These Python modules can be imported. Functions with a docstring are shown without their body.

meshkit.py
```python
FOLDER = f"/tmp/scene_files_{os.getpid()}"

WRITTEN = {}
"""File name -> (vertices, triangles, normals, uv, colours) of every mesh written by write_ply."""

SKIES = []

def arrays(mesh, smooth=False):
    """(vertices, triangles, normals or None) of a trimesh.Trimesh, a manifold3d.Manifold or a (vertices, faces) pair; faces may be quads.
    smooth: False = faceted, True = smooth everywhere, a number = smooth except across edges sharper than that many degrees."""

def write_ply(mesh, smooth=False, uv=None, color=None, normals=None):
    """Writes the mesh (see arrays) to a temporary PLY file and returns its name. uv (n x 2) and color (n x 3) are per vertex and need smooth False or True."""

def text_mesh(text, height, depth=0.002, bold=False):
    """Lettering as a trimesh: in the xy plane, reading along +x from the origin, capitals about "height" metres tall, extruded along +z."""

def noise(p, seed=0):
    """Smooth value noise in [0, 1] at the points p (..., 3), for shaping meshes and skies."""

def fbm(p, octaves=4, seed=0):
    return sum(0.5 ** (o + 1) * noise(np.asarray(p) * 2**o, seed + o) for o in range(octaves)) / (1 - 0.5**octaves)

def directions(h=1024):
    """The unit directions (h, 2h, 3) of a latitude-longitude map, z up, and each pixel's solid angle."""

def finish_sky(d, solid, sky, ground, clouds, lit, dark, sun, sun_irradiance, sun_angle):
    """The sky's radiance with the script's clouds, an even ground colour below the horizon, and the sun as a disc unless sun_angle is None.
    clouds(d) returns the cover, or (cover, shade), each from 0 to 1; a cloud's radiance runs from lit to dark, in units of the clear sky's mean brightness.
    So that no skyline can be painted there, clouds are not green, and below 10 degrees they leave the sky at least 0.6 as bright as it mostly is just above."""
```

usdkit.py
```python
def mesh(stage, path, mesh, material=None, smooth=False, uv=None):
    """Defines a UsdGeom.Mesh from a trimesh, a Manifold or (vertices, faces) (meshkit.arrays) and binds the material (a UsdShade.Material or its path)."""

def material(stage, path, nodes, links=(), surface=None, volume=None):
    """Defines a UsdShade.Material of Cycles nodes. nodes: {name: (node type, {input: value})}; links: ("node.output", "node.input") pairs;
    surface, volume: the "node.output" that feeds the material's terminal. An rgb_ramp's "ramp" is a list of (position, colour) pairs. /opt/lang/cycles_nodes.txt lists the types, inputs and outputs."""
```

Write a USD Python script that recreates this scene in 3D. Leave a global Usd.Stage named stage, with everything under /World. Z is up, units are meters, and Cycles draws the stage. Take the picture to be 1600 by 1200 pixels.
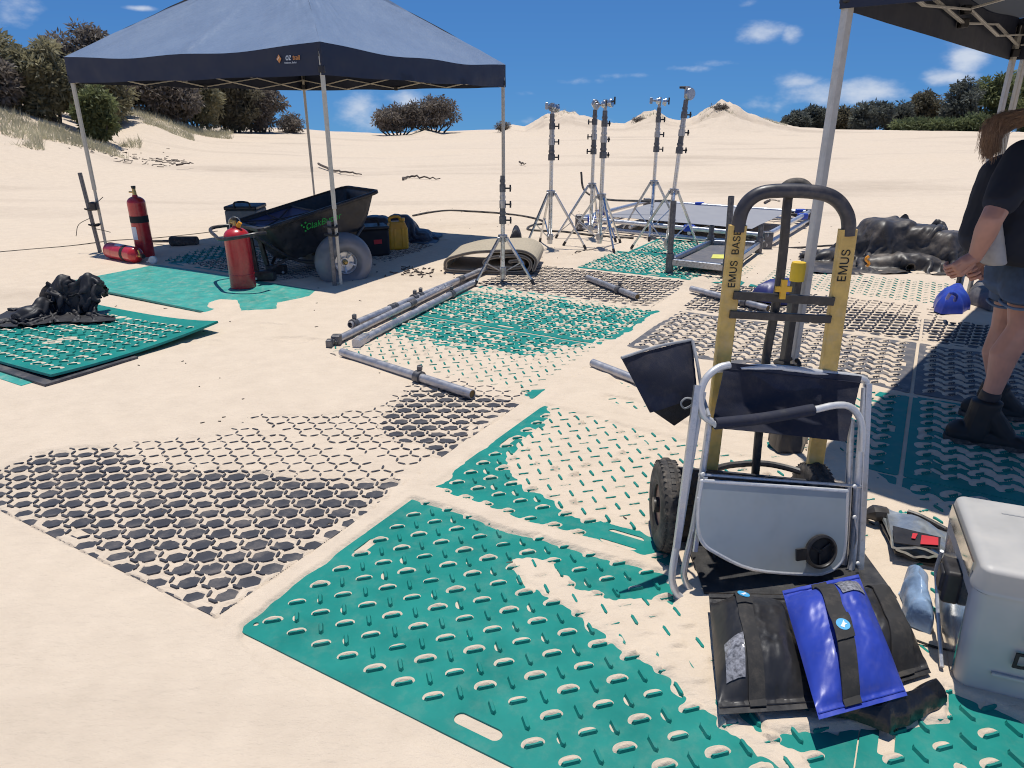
import math
import numpy as np, trimesh, manifold3d as m3
import usdkit, meshkit
from shapely.geometry import Polygon, LineString, box as sbox, Point
from shapely import affinity
from shapely.ops import unary_union
from pxr import Usd, UsdGeom, UsdLux, UsdShade, Gf, Sdf, Vt

stage = Usd.Stage.CreateInMemory()
UsdGeom.SetStageUpAxis(stage, UsdGeom.Tokens.z)
UsdGeom.SetStageMetersPerUnit(stage, 1.0)
UsdGeom.Xform.Define(stage, '/World')
UsdGeom.Scope.Define(stage, '/World/Looks')
RNG = np.random.default_rng(7)

# ------------------------------------------------------------------ camera, sky, sun, exposure
CF, PITCH, CH = 1103.0, 0.366, 1.6          # focal length in photo pixels, pitch down, height
CP, SP = math.cos(PITCH), math.sin(PITCH)
cam = UsdGeom.Camera.Define(stage, '/World/camera')
cam.AddTranslateOp().Set(Gf.Vec3d(0, 0, CH))
cam.AddRotateXOp().Set(90 - math.degrees(PITCH))
cam.CreateHorizontalApertureAttr(36.0)
cam.CreateVerticalApertureAttr(27.0)
cam.CreateFocalLengthAttr(36.0 * CF / 1600)
cam.CreateClippingRangeAttr(Gf.Vec2f(0.05, 5000))
cam.CreateExposureAttr(-0.10)

SUN = np.array([-0.01, 0.165, 1.0]); SUN /= np.linalg.norm(SUN)
sun = UsdLux.DistantLight.Define(stage, '/World/sun')
sun.CreateIntensityAttr(1.2); sun.CreateAngleAttr(0.53); sun.CreateNormalizeAttr(True)
sun.CreateColorAttr(Gf.Vec3f(1.0, 0.955, 0.88))
q = Gf.Rotation(Gf.Vec3d(0, 0, 1), Gf.Vec3d(*SUN)).GetQuat()
sun.AddOrientOp().Set(Gf.Quatf(q))

def cloud_nodes():
    """Sky: physical sky with a few fair-weather cumulus puffs and streaks set by direction."""
    N = {'sky': ('sky_texture', dict(sky_type='single_scattering', sun_disc=False, sun_elevation=math.asin(SUN[2]),
                                     sun_rotation=math.atan2(SUN[0], SUN[1]), air_density=1.0, aerosol_density=0.6, ozone_density=2.0)),
         'tc': ('texture_coordinate', {}), 'lift': ('vector_math', dict(math_type='add', vector2=(0, 0, .13))), 'nrm': ('vector_math', dict(math_type='normalize')),
         'deep': ('mix', dict(mix_type='multiply', fac=1.0, color2=(.32, .655, 1.04))),
         'warp': ('noise_texture', dict(scale=22.0, detail=5.0, roughness=0.62)),
         'map': ('mapping', dict(scale=(1, 1, 2.0))),
         'fluff': ('noise_texture', dict(scale=16.0, detail=7.0, roughness=0.58)),
         'bg': ('background_shader', dict(strength=0.1)),
         'zero': ('value', dict(value=0.0))}
    L = [('tc.generated', 'map.vector'), ('map.vector', 'fluff.vector'), ('tc.generated', 'lift.vector1'), ('lift.vector', 'nrm.vector1'), ('nrm.vector', 'sky.vector'), ('sky.color', 'deep.color1')]
    def ray(u, v):
        x, y = (u - 800) / CF, (v - 600) / CF
        d = np.array([x, CP - y * SP, -SP - y * CP]); return d / np.linalg.norm(d)
    # photo place, half width and half height in degrees, cover
    puffs = [((1188, 50), 2.6, 1.1, 1.0), ((1232, 52), 1.2, 0.9, .7), ((1330, 143), 5.2, 1.3, .95), ((1255, 128), 2.4, .9, .6), ((1515, 92), 1.8, 1.6, .95),
             ((1490, 122), 3.0, .9, .8), ((560, 170), 2.6, 1.9, .95), ((635, 158), 2.2, 1.5, .9), ((820, 190), 1.6, .6, .5),
             ((945, 190), 1.6, .6, .4), ((1185, 165), 2.2, .7, .45), ((1175, 4), 2.0, .5, .5), ((30, 15), 2.8, 1.2, .6), ((220, 13), 1.6, .25, .75),
             ((585, 15), 1.6, .6, .7), ((1200, 165), 2.6, 1.0, .35), ((900, 127), 3.2, .34, .30), ((985, 117), 3.2, .34, .40), ((1065, 108), 3.2, .34, .42), ((1140, 99), 3.0, .34, .36), ((830, 146), 2.6, .3, .3)]
    last = 'zero.value'
    for k, ((u, v), w, hh, cov) in enumerate(puffs):
        d = ray(u, v); az = math.atan2(d[0], d[1]); el = math.asin(d[2])
        # rotate the direction so that the puff centre lies on +y, then scale x and z
        N[f'r{k}'] = ('vector_rotate', dict(rotate_type='z_axis', angle=az))
        N[f'o{k}'] = ('vector_math', dict(math_type='subtract', vector2=(0, math.cos(el), math.sin(el))))
        N[f's{k}'] = ('vector_math', dict(math_type='multiply', vector2=(1 / math.radians(w), 0.3, 1 / math.radians(hh))))
        N[f'l{k}'] = ('vector_math', dict(math_type='length'))
        N[f'm{k}'] = ('map_range', dict(range_type='smoothstep', from_min=1.25, from_max=0.0, to_min=0.0, to_max=cov, clamp=True))
        N[f'x{k}'] = ('math', dict(math_type='maximum'))
        L += [('tc.generated', f'r{k}.vector'), (f'r{k}.vector', f'o{k}.vector1'), (f'o{k}.vector', f's{k}.vector1'),
              (f's{k}.vector', f'l{k}.vector1'), (f'l{k}.value', f'm{k}.value'), (last, f'x{k}.value1'), (f'm{k}.result', f'x{k}.value2')]
        last = f'x{k}.value'
    # unseen cumulus added overhead, above the view, to whiten the fill light in shade
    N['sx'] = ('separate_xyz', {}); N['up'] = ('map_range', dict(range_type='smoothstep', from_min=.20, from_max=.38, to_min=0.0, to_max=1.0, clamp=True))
    N['fill_clouds'] = ('noise_texture', dict(scale=4.5, detail=6.0, roughness=.55)); N['fill_cover'] = ('map_range', dict(range_type='smoothstep', from_min=.52, from_max=.66, to_min=0.0, to_max=.8, clamp=True))
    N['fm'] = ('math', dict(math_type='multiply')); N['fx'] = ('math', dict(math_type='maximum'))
    L += [('tc.generated', 'sx.vector'), ('sx.z', 'up.value'), ('tc.generated', 'fill_clouds.vector'), ('fill_clouds.fac', 'fill_cover.value'), ('fill_cover.result', 'fm.value1'), ('up.result', 'fm.value2'), ('fm.value', 'fx.value1'), (last, 'fx.value2')]
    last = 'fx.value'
    # cover = smoothstep(mask + (noise - .5) * 1.2)
    N['a'] = ('math', dict(math_type='multiply_add', value2=1.9, value3=-1.12))
    N['b'] = ('math', dict(math_type='add'))
    N['gate'] = ('map_range', dict(range_type='smoothstep', from_min=0.0, from_max=0.12, to_min=0, to_max=1, clamp=True))
    N['c'] = ('map_range', dict(range_type='smoothstep', from_min=0.06, from_max=1.0, to_min=0.0, to_max=0.85, clamp=True))
    N['cg'] = ('math', dict(math_type='multiply'))
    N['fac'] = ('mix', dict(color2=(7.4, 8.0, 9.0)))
    L += [('fluff.fac', 'a.value1'), ('a.value', 'b.value1'), (last, 'b.value2'), ('b.value', 'c.value'), (last, 'gate.value'),
          ('c.result', 'cg.value1'), ('gate.result', 'cg.value2'), ('cg.value', 'fac.fac'), ('deep.color', 'fac.color1'), ('fac.color', 'bg.color')]
    return N, L

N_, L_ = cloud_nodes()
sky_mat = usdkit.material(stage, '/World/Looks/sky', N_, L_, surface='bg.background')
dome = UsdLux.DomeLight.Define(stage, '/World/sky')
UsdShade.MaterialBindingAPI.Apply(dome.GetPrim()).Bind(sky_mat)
dome.GetPrim().SetCustomDataByKey('kind', 'structure')

# ------------------------------------------------------------------ placing helpers
def ray(u, v):
    x, y = (u - 800) / CF, (v - 600) / CF
    return np.array([x, CP - y * SP, -SP - y * CP])
def g(u, v, z=0.0):
    """the point of height z seen at photo pixel (u, v)"""
    d = ray(u, v); return np.array([0, 0, CH]) + d * ((z - CH) / d[2])
def aty(u, v, y):
    d = ray(u, v); return np.array([0, 0, CH]) + d * (y / d[1])
def onplane(u, v, P, n):
    d = ray(u, v); o = np.array([0, 0, CH]); return o + d * (np.dot(P - o, n) / np.dot(d, n))
def unit(v):
    v = np.asarray(v, float); return v / np.linalg.norm(v)

# ------------------------------------------------------------------ prim helpers
USED = {}
def numbered(parent, name):
    k = (str(parent), name); n = USED.get(k, 0); USED[k] = n + 1
    return name if n == 0 else f'{name}_{n:03d}'
LOC = {}
def pth(p): return '/World' if p is None else (p if isinstance(p, str) else str(p.GetPath()))
def thing(name, label, cat, loc=(0, 0, 0), group=None, rotz=0.0):
    path = '/World/' + numbered('/World', name)
    x = UsdGeom.Xform.Define(stage, path); x.AddTranslateOp().Set(Gf.Vec3d(*map(float, loc)))
    if rotz: x.AddRotateZOp().Set(float(rotz))
    LOC[path] = np.array(loc, float) if not rotz else None
    tag(x.GetPrim(), label, cat, group); return x.GetPrim()
def tag(p, label=None, cat=None, group=None, kind=None):
    p = p.GetPrim() if hasattr(p, 'GetPrim') else p
    for k, v in (('label', label), ('category', cat), ('group', group), ('kind', kind)):
        if v: p.SetCustomDataByKey(k, v)
    return p
def part(name, mesh, mat, parent=None, smooth=30, label=None, kind=None, local=False):
    """one Mesh prim; mesh is given in world coordinates and stored relative to its thing's base"""
    pp = pth(parent); path = pp + '/' + numbered(pp, name)
    v, f, n = meshkit.arrays(mesh, smooth)
    root = '/' + '/'.join(path.split('/')[1:3])
    off = LOC.get(root)
    if off is not None and not local: v = v - off
    m = UsdGeom.Mesh.Define(stage, path)
    m.CreatePointsAttr(Vt.Vec3fArray.FromNumpy(v.astype(np.float32)))
    m.CreateFaceVertexCountsAttr(Vt.IntArray.FromNumpy(np.full(len(f), 3, np.int32)))
    m.CreateFaceVertexIndicesAttr(Vt.IntArray.FromNumpy(f.astype(np.int32).ravel()))
    m.CreateSubdivisionSchemeAttr('none')
    if n is not None:
        m.CreateNormalsAttr(Vt.Vec3fArray.FromNumpy(n.astype(np.float32))); m.SetNormalsInterpolation('vertex')
    UsdShade.MaterialBindingAPI.Apply(m.GetPrim()).Bind(mat)
    if label: m.GetPrim().SetCustomDataByKey('label', label)
    if kind: m.GetPrim().SetCustomDataByKey('kind', kind)
    return m.GetPrim()
def single(name, mesh, mat, label, cat, group=None, smooth=30, kind=None):
    p = part(name, mesh, mat, None, smooth); return tag(p, label, cat, group, kind)
def copy_of(proto, label, loc, rotz, group=None):
    name = proto.GetName().rstrip('0123456789').rstrip('_')
    path = '/World/' + numbered('/World', name)
    x = UsdGeom.Xform.Define(stage, path)
    x.GetPrim().GetReferences().AddInternalReference(proto.GetPath())
    x.GetPrim().SetInstanceable(True)
    ops = {o.GetOpName(): o for o in x.GetOrderedXformOps()}
    x.GetPrim().GetAttribute('xformOp:translate').Set(Gf.Vec3d(*map(float, loc)))
    x.GetPrim().GetAttribute('xformOp:rotateZ').Set(float(rotz))
    tag(x.GetPrim(), label, proto.GetCustomDataByKey('category'), group or proto.GetCustomDataByKey('group'))
    return x.GetPrim()

# ------------------------------------------------------------------ mesh helpers
cat = trimesh.util.concatenate
def boxm(lo, hi, bev=0.0):
    lo, hi = np.array(lo, float), np.array(hi, float)
    if bev <= 0:
        b = trimesh.creation.box(hi - lo); b.apply_translation((lo + hi) / 2); return b
    pts = []
    for sx in (0, 1):
        for sy in (0, 1):
            for sz in (0, 1):
                c = np.where([sx, sy, sz], hi, lo); s = np.where([sx, sy, sz], -1, 1) * bev
                for k in range(3):
                    o = s.copy(); o[k] *= 0.0; pts.append(c + o)
                o = s * 0.3; pts.append(c + o)
    return trimesh.Trimesh(*_hull(np.array(pts)))
def _hull(pts):
    m = m3.Manifold.hull_points(np.asarray(pts, float)).to_mesh(); return m.vert_properties[:, :3].astype(float), m.tri_verts
def hull(pts): return trimesh.Trimesh(*_hull(pts), process=False)
def rbox(lo, hi, r, n=4):
    """rounded box: hull of corner spheres"""
    lo, hi = np.array(lo, float), np.array(hi, float)
    s = trimesh.creation.icosphere(2, r).vertices
    return hull(np.vstack([s + np.where(c, hi - r, lo + r) for c in np.array(np.meshgrid([0, 1], [0, 1], [0, 1])).reshape(3, -1).T]))
def frame_to(a, b):
    z = unit(np.subtract(b, a)); x = unit(np.cross(z, [0, 0, 1.0]) if abs(z[2]) < .95 else np.cross(z, [0, 1.0, 0])); y = np.cross(z, x)
    M = np.eye(4); M[:3, 0], M[:3, 1], M[:3, 2], M[:3, 3] = x, y, z, np.array(a, float); return M
def cyl(a, b, r, r2=None, n=14, cap=True):
    a, b = np.array(a, float), np.array(b, float); L = np.linalg.norm(b - a); r2 = r if r2 is None else r2
    prof = [[0, 0], [r, 0], [r2, L], [0, L]] if cap else [[r, 0], [r2, L]]
    m = trimesh.creation.revolve(prof, sections=n); m.apply_transform(frame_to(a, b)); return m
def pipe(a, b, r, wall=0.004, n=16):
    L = np.linalg.norm(np.subtract(b, a))
    m = trimesh.creation.revolve([[r - wall, 0], [r, 0], [r, L], [r - wall, L], [r - wall, 0]], sections=n); m.apply_transform(frame_to(a, b)); return m
def lathe(prof, base=(0, 0, 0), axis=None, n=28):
    m = trimesh.creation.revolve(prof, sections=n)
    if axis is not None: m.apply_transform(frame_to(base, np.add(base, axis)))
    else: m.apply_translation(base)
    return m
def square(a, b, w, d=None, up=(0, 0, 1.0)):
    """rectangular bar from a to b, w across and d along 'up'"""
    a, b = np.array(a, float), np.array(b, float); d = d or w
    z = unit(b - a); u = np.array(up, float)
    if abs(np.dot(z, u)) > .98: u = np.array([0, 1.0, 0])
    x = unit(np.cross(u, z)); y = np.cross(z, x); c = min(w, d) * .14
    sec = [(-w/2 + c, -d/2), (w/2 - c, -d/2), (w/2, -d/2 + c), (w/2, d/2 - c), (w/2 - c, d/2), (-w/2 + c, d/2), (-w/2, d/2 - c), (-w/2, -d/2 + c)]
    return hull([p + x * i + y * j for p in (a, b) for i, j in sec])
def tube(pts, r, n=10, smooth_n=0, closed=False, rs=None):
    """tube swept along points; smooth_n > 0 resamples with a Catmull-Rom spline"""
    P = np.array(pts, float)
    if smooth_n: P = catmull(P, smooth_n, closed)
    m = len(P); T = np.gradient(P, axis=0) if not closed else (np.roll(P, -1, 0) - np.roll(P, 1, 0))
    T /= np.maximum(np.linalg.norm(T, axis=1, keepdims=True), 1e-9)
    u = np.cross(T[0], [0, 0, 1.0]); u = u if np.linalg.norm(u) > .1 else np.cross(T[0], [0, 1.0, 0]); u = unit(u)
    R = np.full(m, r) if rs is None else np.interp(np.linspace(0, 1, m), np.linspace(0, 1, len(rs)), rs)
    th = np.arange(n) / n * 2 * np.pi; V = []
    for k in range(m):
        u = unit(u - T[k] * np.dot(u, T[k])); w = np.cross(T[k], u)
        V.append(P[k] + R[k] * (np.cos(th)[:, None] * u + np.sin(th)[:, None] * w))
    V = np.vstack(V); F = []
    K = m if closed else m - 1
    for k in range(K):
        a, b = k * n, ((k + 1) % m) * n
        for j in range(n):
            i = (j + 1) % n; F += [[a + j, a + i, b + i], [a + j, b + i, b + j]]
    if not closed:
        V = np.vstack([V, P[0], P[-1]]); c0, c1 = m * n, m * n + 1
        for j in range(n):
            i = (j + 1) % n; F += [[c0, i, j], [c1, (m - 1) * n + j, (m - 1) * n + i]]
    return trimesh.Trimesh(V, F, process=False)
def catmull(P, k, closed=False):
    P = np.array(P, float)
    Q = np.vstack([P[-1:], P, P[:2]]) if closed else np.vstack([2 * P[0] - P[1], P, 2 * P[-1] - P[-2]])
    out = []; t = np.linspace(0, 1, k, endpoint=False)[:, None]
    for i in range(1, len(Q) - 2):
        a, b, c, d = Q[i - 1], Q[i], Q[i + 1], Q[i + 2]
        out.append(.5 * (2 * b + (c - a) * t + (2 * a - 5 * b + 4 * c - d) * t**2 + (3 * b - a - 3 * c + d) * t**3))
    if not closed: out.append(P[-1:])
    return np.vstack(out)
def gridmesh(V):
    """V: (n, m, 3) -> mesh"""
    n, m = V.shape[:2]; i = np.arange(n * m).reshape(n, m)
    a, b, c, d = i[:-1, :-1].ravel(), i[1:, :-1].ravel(), i[1:, 1:].ravel(), i[:-1, 1:].ravel()
    return trimesh.Trimesh(V.reshape(-1, 3), np.vstack([np.c_[a, b, c], np.c_[a, c, d]]), process=False)
def slab(V, th):
    """grid sheet given real thickness along its normals"""
    m = gridmesh(V); n = np.array(m.vertex_normals).reshape(V.shape)
    top, bot = V + n * th / 2, V - n * th / 2
    ring = []
    for A, B in ((top[0], bot[0]), (bot[-1], top[-1]), (bot[:, 0], top[:, 0]), (top[:, -1], bot[:, -1])):
        ring.append(gridmesh(np.stack([A, B])))
    b = gridmesh(bot); b.invert()
    return cat([gridmesh(top), b] + ring)
def extrude(poly, h, z=0.0):
    ms = [trimesh.creation.extrude_polygon(p, h, engine='earcut') for p in getattr(poly, 'geoms', [poly])]
    m = cat(ms); m.apply_translation([0, 0, z]); return m
def sheet_on(poly2d, P, ex, ey, th):
    """2-D polygon laid in the plane P + x ex + y ey, thickness th along ex x ey"""
    m = extrude(poly2d, th); M = np.eye(4); M[:3, 0], M[:3, 1], M[:3, 2], M[:3, 3] = ex, ey, np.cross(ex, ey), P
    m.apply_transform(M); return m
def fb(x, y, z=0.0, s=1.0, o=4, seed=0):
    p = np.stack(np.broadcast_arrays(np.asarray(x, float), np.asarray(y, float), np.asarray(z, float)), -1) * s + 37.7
    return meshkit.fbm(p, o, seed) * 2 - 1
def lettering(text, h, P, ex, ey, depth=.0015, bold=True, centre=True, italic=0.0):
    m = meshkit.text_mesh(text, h, depth, bold)
    if centre: m.apply_translation([-m.bounds[:, 0].mean(), 0, 0])
    if italic: m.vertices[:, 0] += m.vertices[:, 1] * italic
    ex, ey = unit(ex), unit(ey); M = np.eye(4); M[:3, 0], M[:3, 1], M[:3, 2], M[:3, 3] = ex, ey, np.cross(ex, ey), P
    m.apply_transform(M); return m

# ------------------------------------------------------------------ materials
LOOK = {}
SANDC = (0.60, 0.485, 0.365)
def M(name, c, rough=0.5, metal=0.0, spec=0.5, nscale=12.0, namt=0.15, bump=0.0, bscale=150.0, dust=0.0, dscale=9.0, coat=0.0, sheen=0.0, trans=0.0):
    """procedural surface: colour varied by noise, optional fine relief, optional sand dust in patches"""
    if name in LOOK: return LOOK[name]
    c = np.array(c, float)
    N = {'geo': ('geometry', {}), 'n': ('noise_texture', dict(scale=nscale, detail=5.0, roughness=0.6)),
         'r': ('rgb_ramp', dict(ramp=[(0.28, tuple(c * (1 - namt))), (0.5, tuple(c)), (0.75, tuple(np.minimum(c * (1 + namt), .95)))])),
         'p': ('principled_bsdf', dict(roughness=rough, metallic=metal, specular_ior_level=spec, coat_weight=coat, coat_roughness=.15, sheen_weight=sheen)),
         'rn': ('map_range', dict(from_min=0.3, from_max=0.7, to_min=max(rough - .09, .03), to_max=min(rough + .12, 1.0)))}
    L = [('geo.position', 'n.vector'), ('n.fac', 'r.fac'), ('n.fac', 'rn.value'), ('rn.result', 'p.roughness')]
    out = 'r.color'
    if dust > 0:
        N['dn'] = ('noise_texture', dict(scale=dscale, detail=7.0, roughness=0.7))
        N['dr'] = ('map_range', dict(range_type='smoothstep', from_min=0.45, from_max=0.72, to_min=dust * .15, to_max=dust, clamp=True))
        N['dm'] = ('mix', dict(color2=SANDC))
        L += [('geo.position', 'dn.vector'), ('dn.fac', 'dr.value'), ('dr.result', 'dm.fac'), (out, 'dm.color1')]
        out = 'dm.color'
    L.append((out, 'p.base_color'))
    if bump > 0:
        N['bn'] = ('noise_texture', dict(scale=bscale, detail=4.0)); N['b'] = ('bump', dict(strength=0.6, distance=bump))
        L += [('geo.position', 'bn.vector'), ('bn.fac', 'b.height'), ('b.normal', 'p.normal')]
    surf = 'p.BSDF'
    if trans > 0:
        N['t'] = ('translucent_bsdf', {}); N['mx'] = ('mix_closure', dict(fac=trans)); N['t'][1]['color'] = (.13, .13, .14); L += ([] if 'canopy' in name else [(out, 't.color')]) + [('p.BSDF', 'mx.closure1'), ('t.BSDF', 'mx.closure2')]; surf = 'mx.closure'
    LOOK[name] = usdkit.material(stage, '/World/Looks/' + name, N, L, surface=surf); return LOOK[name]

def sand_material():
    N = {'geo': ('geometry', {}),
         'grain': ('noise_texture', dict(scale=900.0, detail=2.0)), 'mid': ('noise_texture', dict(scale=7.0, detail=6.0, roughness=.65)),
         'map': ('mapping', dict(scale=(.09, .34, .4), rotation=(0, 0, .12))), 'streak': ('noise_texture', dict(scale=1.0, detail=6.0, roughness=.62, distortion=.6)),
         'rg': ('rgb_ramp', dict(ramp=[(.3, (.535, .44, .335)), (.5, (.62, .515, .40)), (.72, (.685, .58, .46))])),
         'rm': ('rgb_ramp', dict(ramp=[(.3, (.93, .925, .92)), (.7, (1.03, 1.03, 1.03))])),
         'rs': ('rgb_ramp', dict(ramp=[(.30, (.80, .79, .785)), (.47, (1, 1, 1)), (.8, (1.03, 1.02, 1.0))])),
         'm1': ('mix', dict(mix_type='multiply', fac=1.0)), 'm2': ('mix', dict(mix_type='multiply', fac=1.0)),
         'bmap': ('mapping', dict(scale=(1.0, 2.2, 1.0), rotation=(0, 0, .35))), 'bn': ('noise_texture', dict(scale=16.0, detail=7.0, roughness=.62)),
         'b': ('bump', dict(strength=.75, distance=.012)), 'bn2': ('noise_texture', dict(scale=2.4, detail=5.0, roughness=.6)), 'b2': ('bump', dict(strength=.5, distance=.05)),
         'p': ('principled_bsdf', dict(roughness=.9, specular_ior_level=.15))}
    L = [('geo.position', 'grain.vector'), ('geo.position', 'mid.vector'), ('geo.position', 'map.vector'), ('map.vector', 'streak.vector'),
         ('grain.fac', 'rg.fac'), ('mid.fac', 'rm.fac'), ('streak.fac', 'rs.fac'), ('rg.color', 'm1.color1'), ('rm.color', 'm1.color2'),
         ('m1.color', 'm2.color1'), ('rs.color', 'm2.color2'), ('m2.color', 'p.base_color'),
         ('geo.position', 'bmap.vector'), ('bmap.vector', 'bn.vector'), ('bn.fac', 'b.height'), ('geo.position', 'bn2.vector'), ('bn2.fac', 'b2.height'), ('b2.normal', 'b.normal'), ('b.normal', 'p.normal')]
    return usdkit.material(stage, '/World/Looks/sand', N, L, surface='p.BSDF')
SAND = sand_material()
GREEN = M('green_plastic', (.005, .205, .172), .46, spec=.18, nscale=5, namt=.16, bump=.0006, bscale=220, dust=.07, dscale=13)
GREENB = M('pale_teal_plastic', (.022, .30, .255), .5, spec=.25, nscale=7, namt=.16, bump=.0006, bscale=90, dust=.28, dscale=16)
BLACKP = M('black_rubber_mat', (.036, .040, .052), .55, spec=.3, nscale=8, namt=.25, bump=.0006, bscale=220, dust=.16, dscale=8)
GREYP = M('sandy_grey_mat', (.075, .078, .09), .6, nscale=8, namt=.25, bump=.0006, bscale=220, dust=.30, dscale=10)
def canopy_material():  # outer face paler than the navy cloth: sunlit sheen put into its colour
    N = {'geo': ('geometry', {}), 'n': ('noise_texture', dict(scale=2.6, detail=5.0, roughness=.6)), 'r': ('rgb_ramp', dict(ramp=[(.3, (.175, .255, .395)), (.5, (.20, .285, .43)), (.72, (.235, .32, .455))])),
         'p': ('principled_bsdf', dict(roughness=.40, specular_ior_level=.6, sheen_weight=.2)), 't': ('translucent_bsdf', dict(color=(.13, .13, .135))), 'mx': ('mix_closure', dict(fac=.24)),
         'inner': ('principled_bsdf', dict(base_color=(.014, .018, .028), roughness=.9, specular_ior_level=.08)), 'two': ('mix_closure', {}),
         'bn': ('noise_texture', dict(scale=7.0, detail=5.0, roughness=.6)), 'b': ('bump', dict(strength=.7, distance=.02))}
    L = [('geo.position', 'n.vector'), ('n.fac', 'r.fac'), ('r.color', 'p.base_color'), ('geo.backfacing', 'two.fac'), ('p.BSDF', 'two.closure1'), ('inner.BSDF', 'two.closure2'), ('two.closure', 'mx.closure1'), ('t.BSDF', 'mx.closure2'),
         ('geo.position', 'bn.vector'), ('bn.fac', 'b.height'), ('b.normal', 'p.normal')]
    return usdkit.material(stage, '/World/Looks/sunlit_canopy_cloth', N, L, surface='mx.closure')
SUNLITC = canopy_material()
SHADEDV = M('shaded_valance_cloth', (.009, .014, .032), .62, nscale=5, namt=.2, bump=.0006, bscale=500)  # same navy cloth as the roof, with its shade put into the colour
BEIGEM = M('beige_powder_coat', (.56, .50, .39), .42, nscale=30, namt=.12)
GREYM = M('grey_powder_coat', (.50, .475, .42), .42, nscale=30, namt=.12)
BLKPL = M('black_plastic', (.012, .012, .014), .45, nscale=20, namt=.3, dust=.06)
BLKMET = M('black_metal', (.016, .016, .018), .38, nscale=25, namt=.3, dust=.10, dscale=20)
BLKRUB = M('black_rubber', (.017, .017, .018), .7, nscale=30, namt=.3, bump=.001, bscale=90, dust=.22, dscale=22)
STEEL = M('galvanised_steel', (.40, .41, .43), .33, 1.0, nscale=40, namt=.25, bump=.0003, bscale=120)
CHROME = M('chrome_steel', (.62, .63, .64), .28, 1.0, nscale=30, namt=.2)
DKSTEEL = M('dark_weathered_steel', (.14, .14, .145), .5, .8, nscale=30, namt=.35, dust=.15, dscale=30)
ALU = M('silver_aluminium', (.60, .61, .63), .36, .75, nscale=30, namt=.1)
ALUW = M('white_silver_tube', (.66, .66, .66), .34, .35, nscale=30, namt=.08)
RED = M('red_enamel', (.47, .012, .018), .26, coat=.5, nscale=14, namt=.12, dust=.05, dscale=12)
BRASS = M('brass', (.45, .32, .12), .35, .9)
WHITE = M('white_label', (.72, .71, .68), .6, nscale=40, namt=.12)
GREYT = M('grey_rubber_tyre', (.15, .16, .18), .45, nscale=10, namt=.12, dust=.14, dscale=7)
TUB = M('black_moulded_tub', (.012, .012, .014), .36, nscale=14, namt=.3, bump=.0007, bscale=160, dust=.07, dscale=8)
BLUETARP = M('blue_tarp', (.03, .05, .13), .4, nscale=12, namt=.3, bump=.002, bscale=40)
AMBER = M('amber_plastic', (.62, .30, .012), .42, nscale=10, namt=.15, dust=.12)
YELLOWP = M('yellow_plastic', (.72, .47, .02), .45, nscale=20, namt=.1)
ORANGE = M('orange_plastic', (.75, .30, .02), .45)
WOOD = M('yellow_painted_rail', (.64, .41, .10), .52, nscale=22, namt=.24, bump=.0008, bscale=90, dust=.28, dscale=18)
INK = M('black_ink', (.015, .014, .012), .8)
GREENTXT = M('green_print', (.02, .42, .05), .6)
ORTXT = M('orange_print', (.62, .24, .06), .6)
CARPET = M('beige_felt_carpet', (.40, .34, .245), .95, nscale=50, namt=.2, bump=.003, bscale=260, dust=.2)
CARPETE = M('brown_carpet_edge', (.14, .11, .08), .95, nscale=50, namt=.2)
PLASTIC = M('black_plastic_sheet', (.017, .017, .019), .44, nscale=5, namt=.4, bump=.0012, bscale=40, dust=.26, dscale=3.5)
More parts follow.
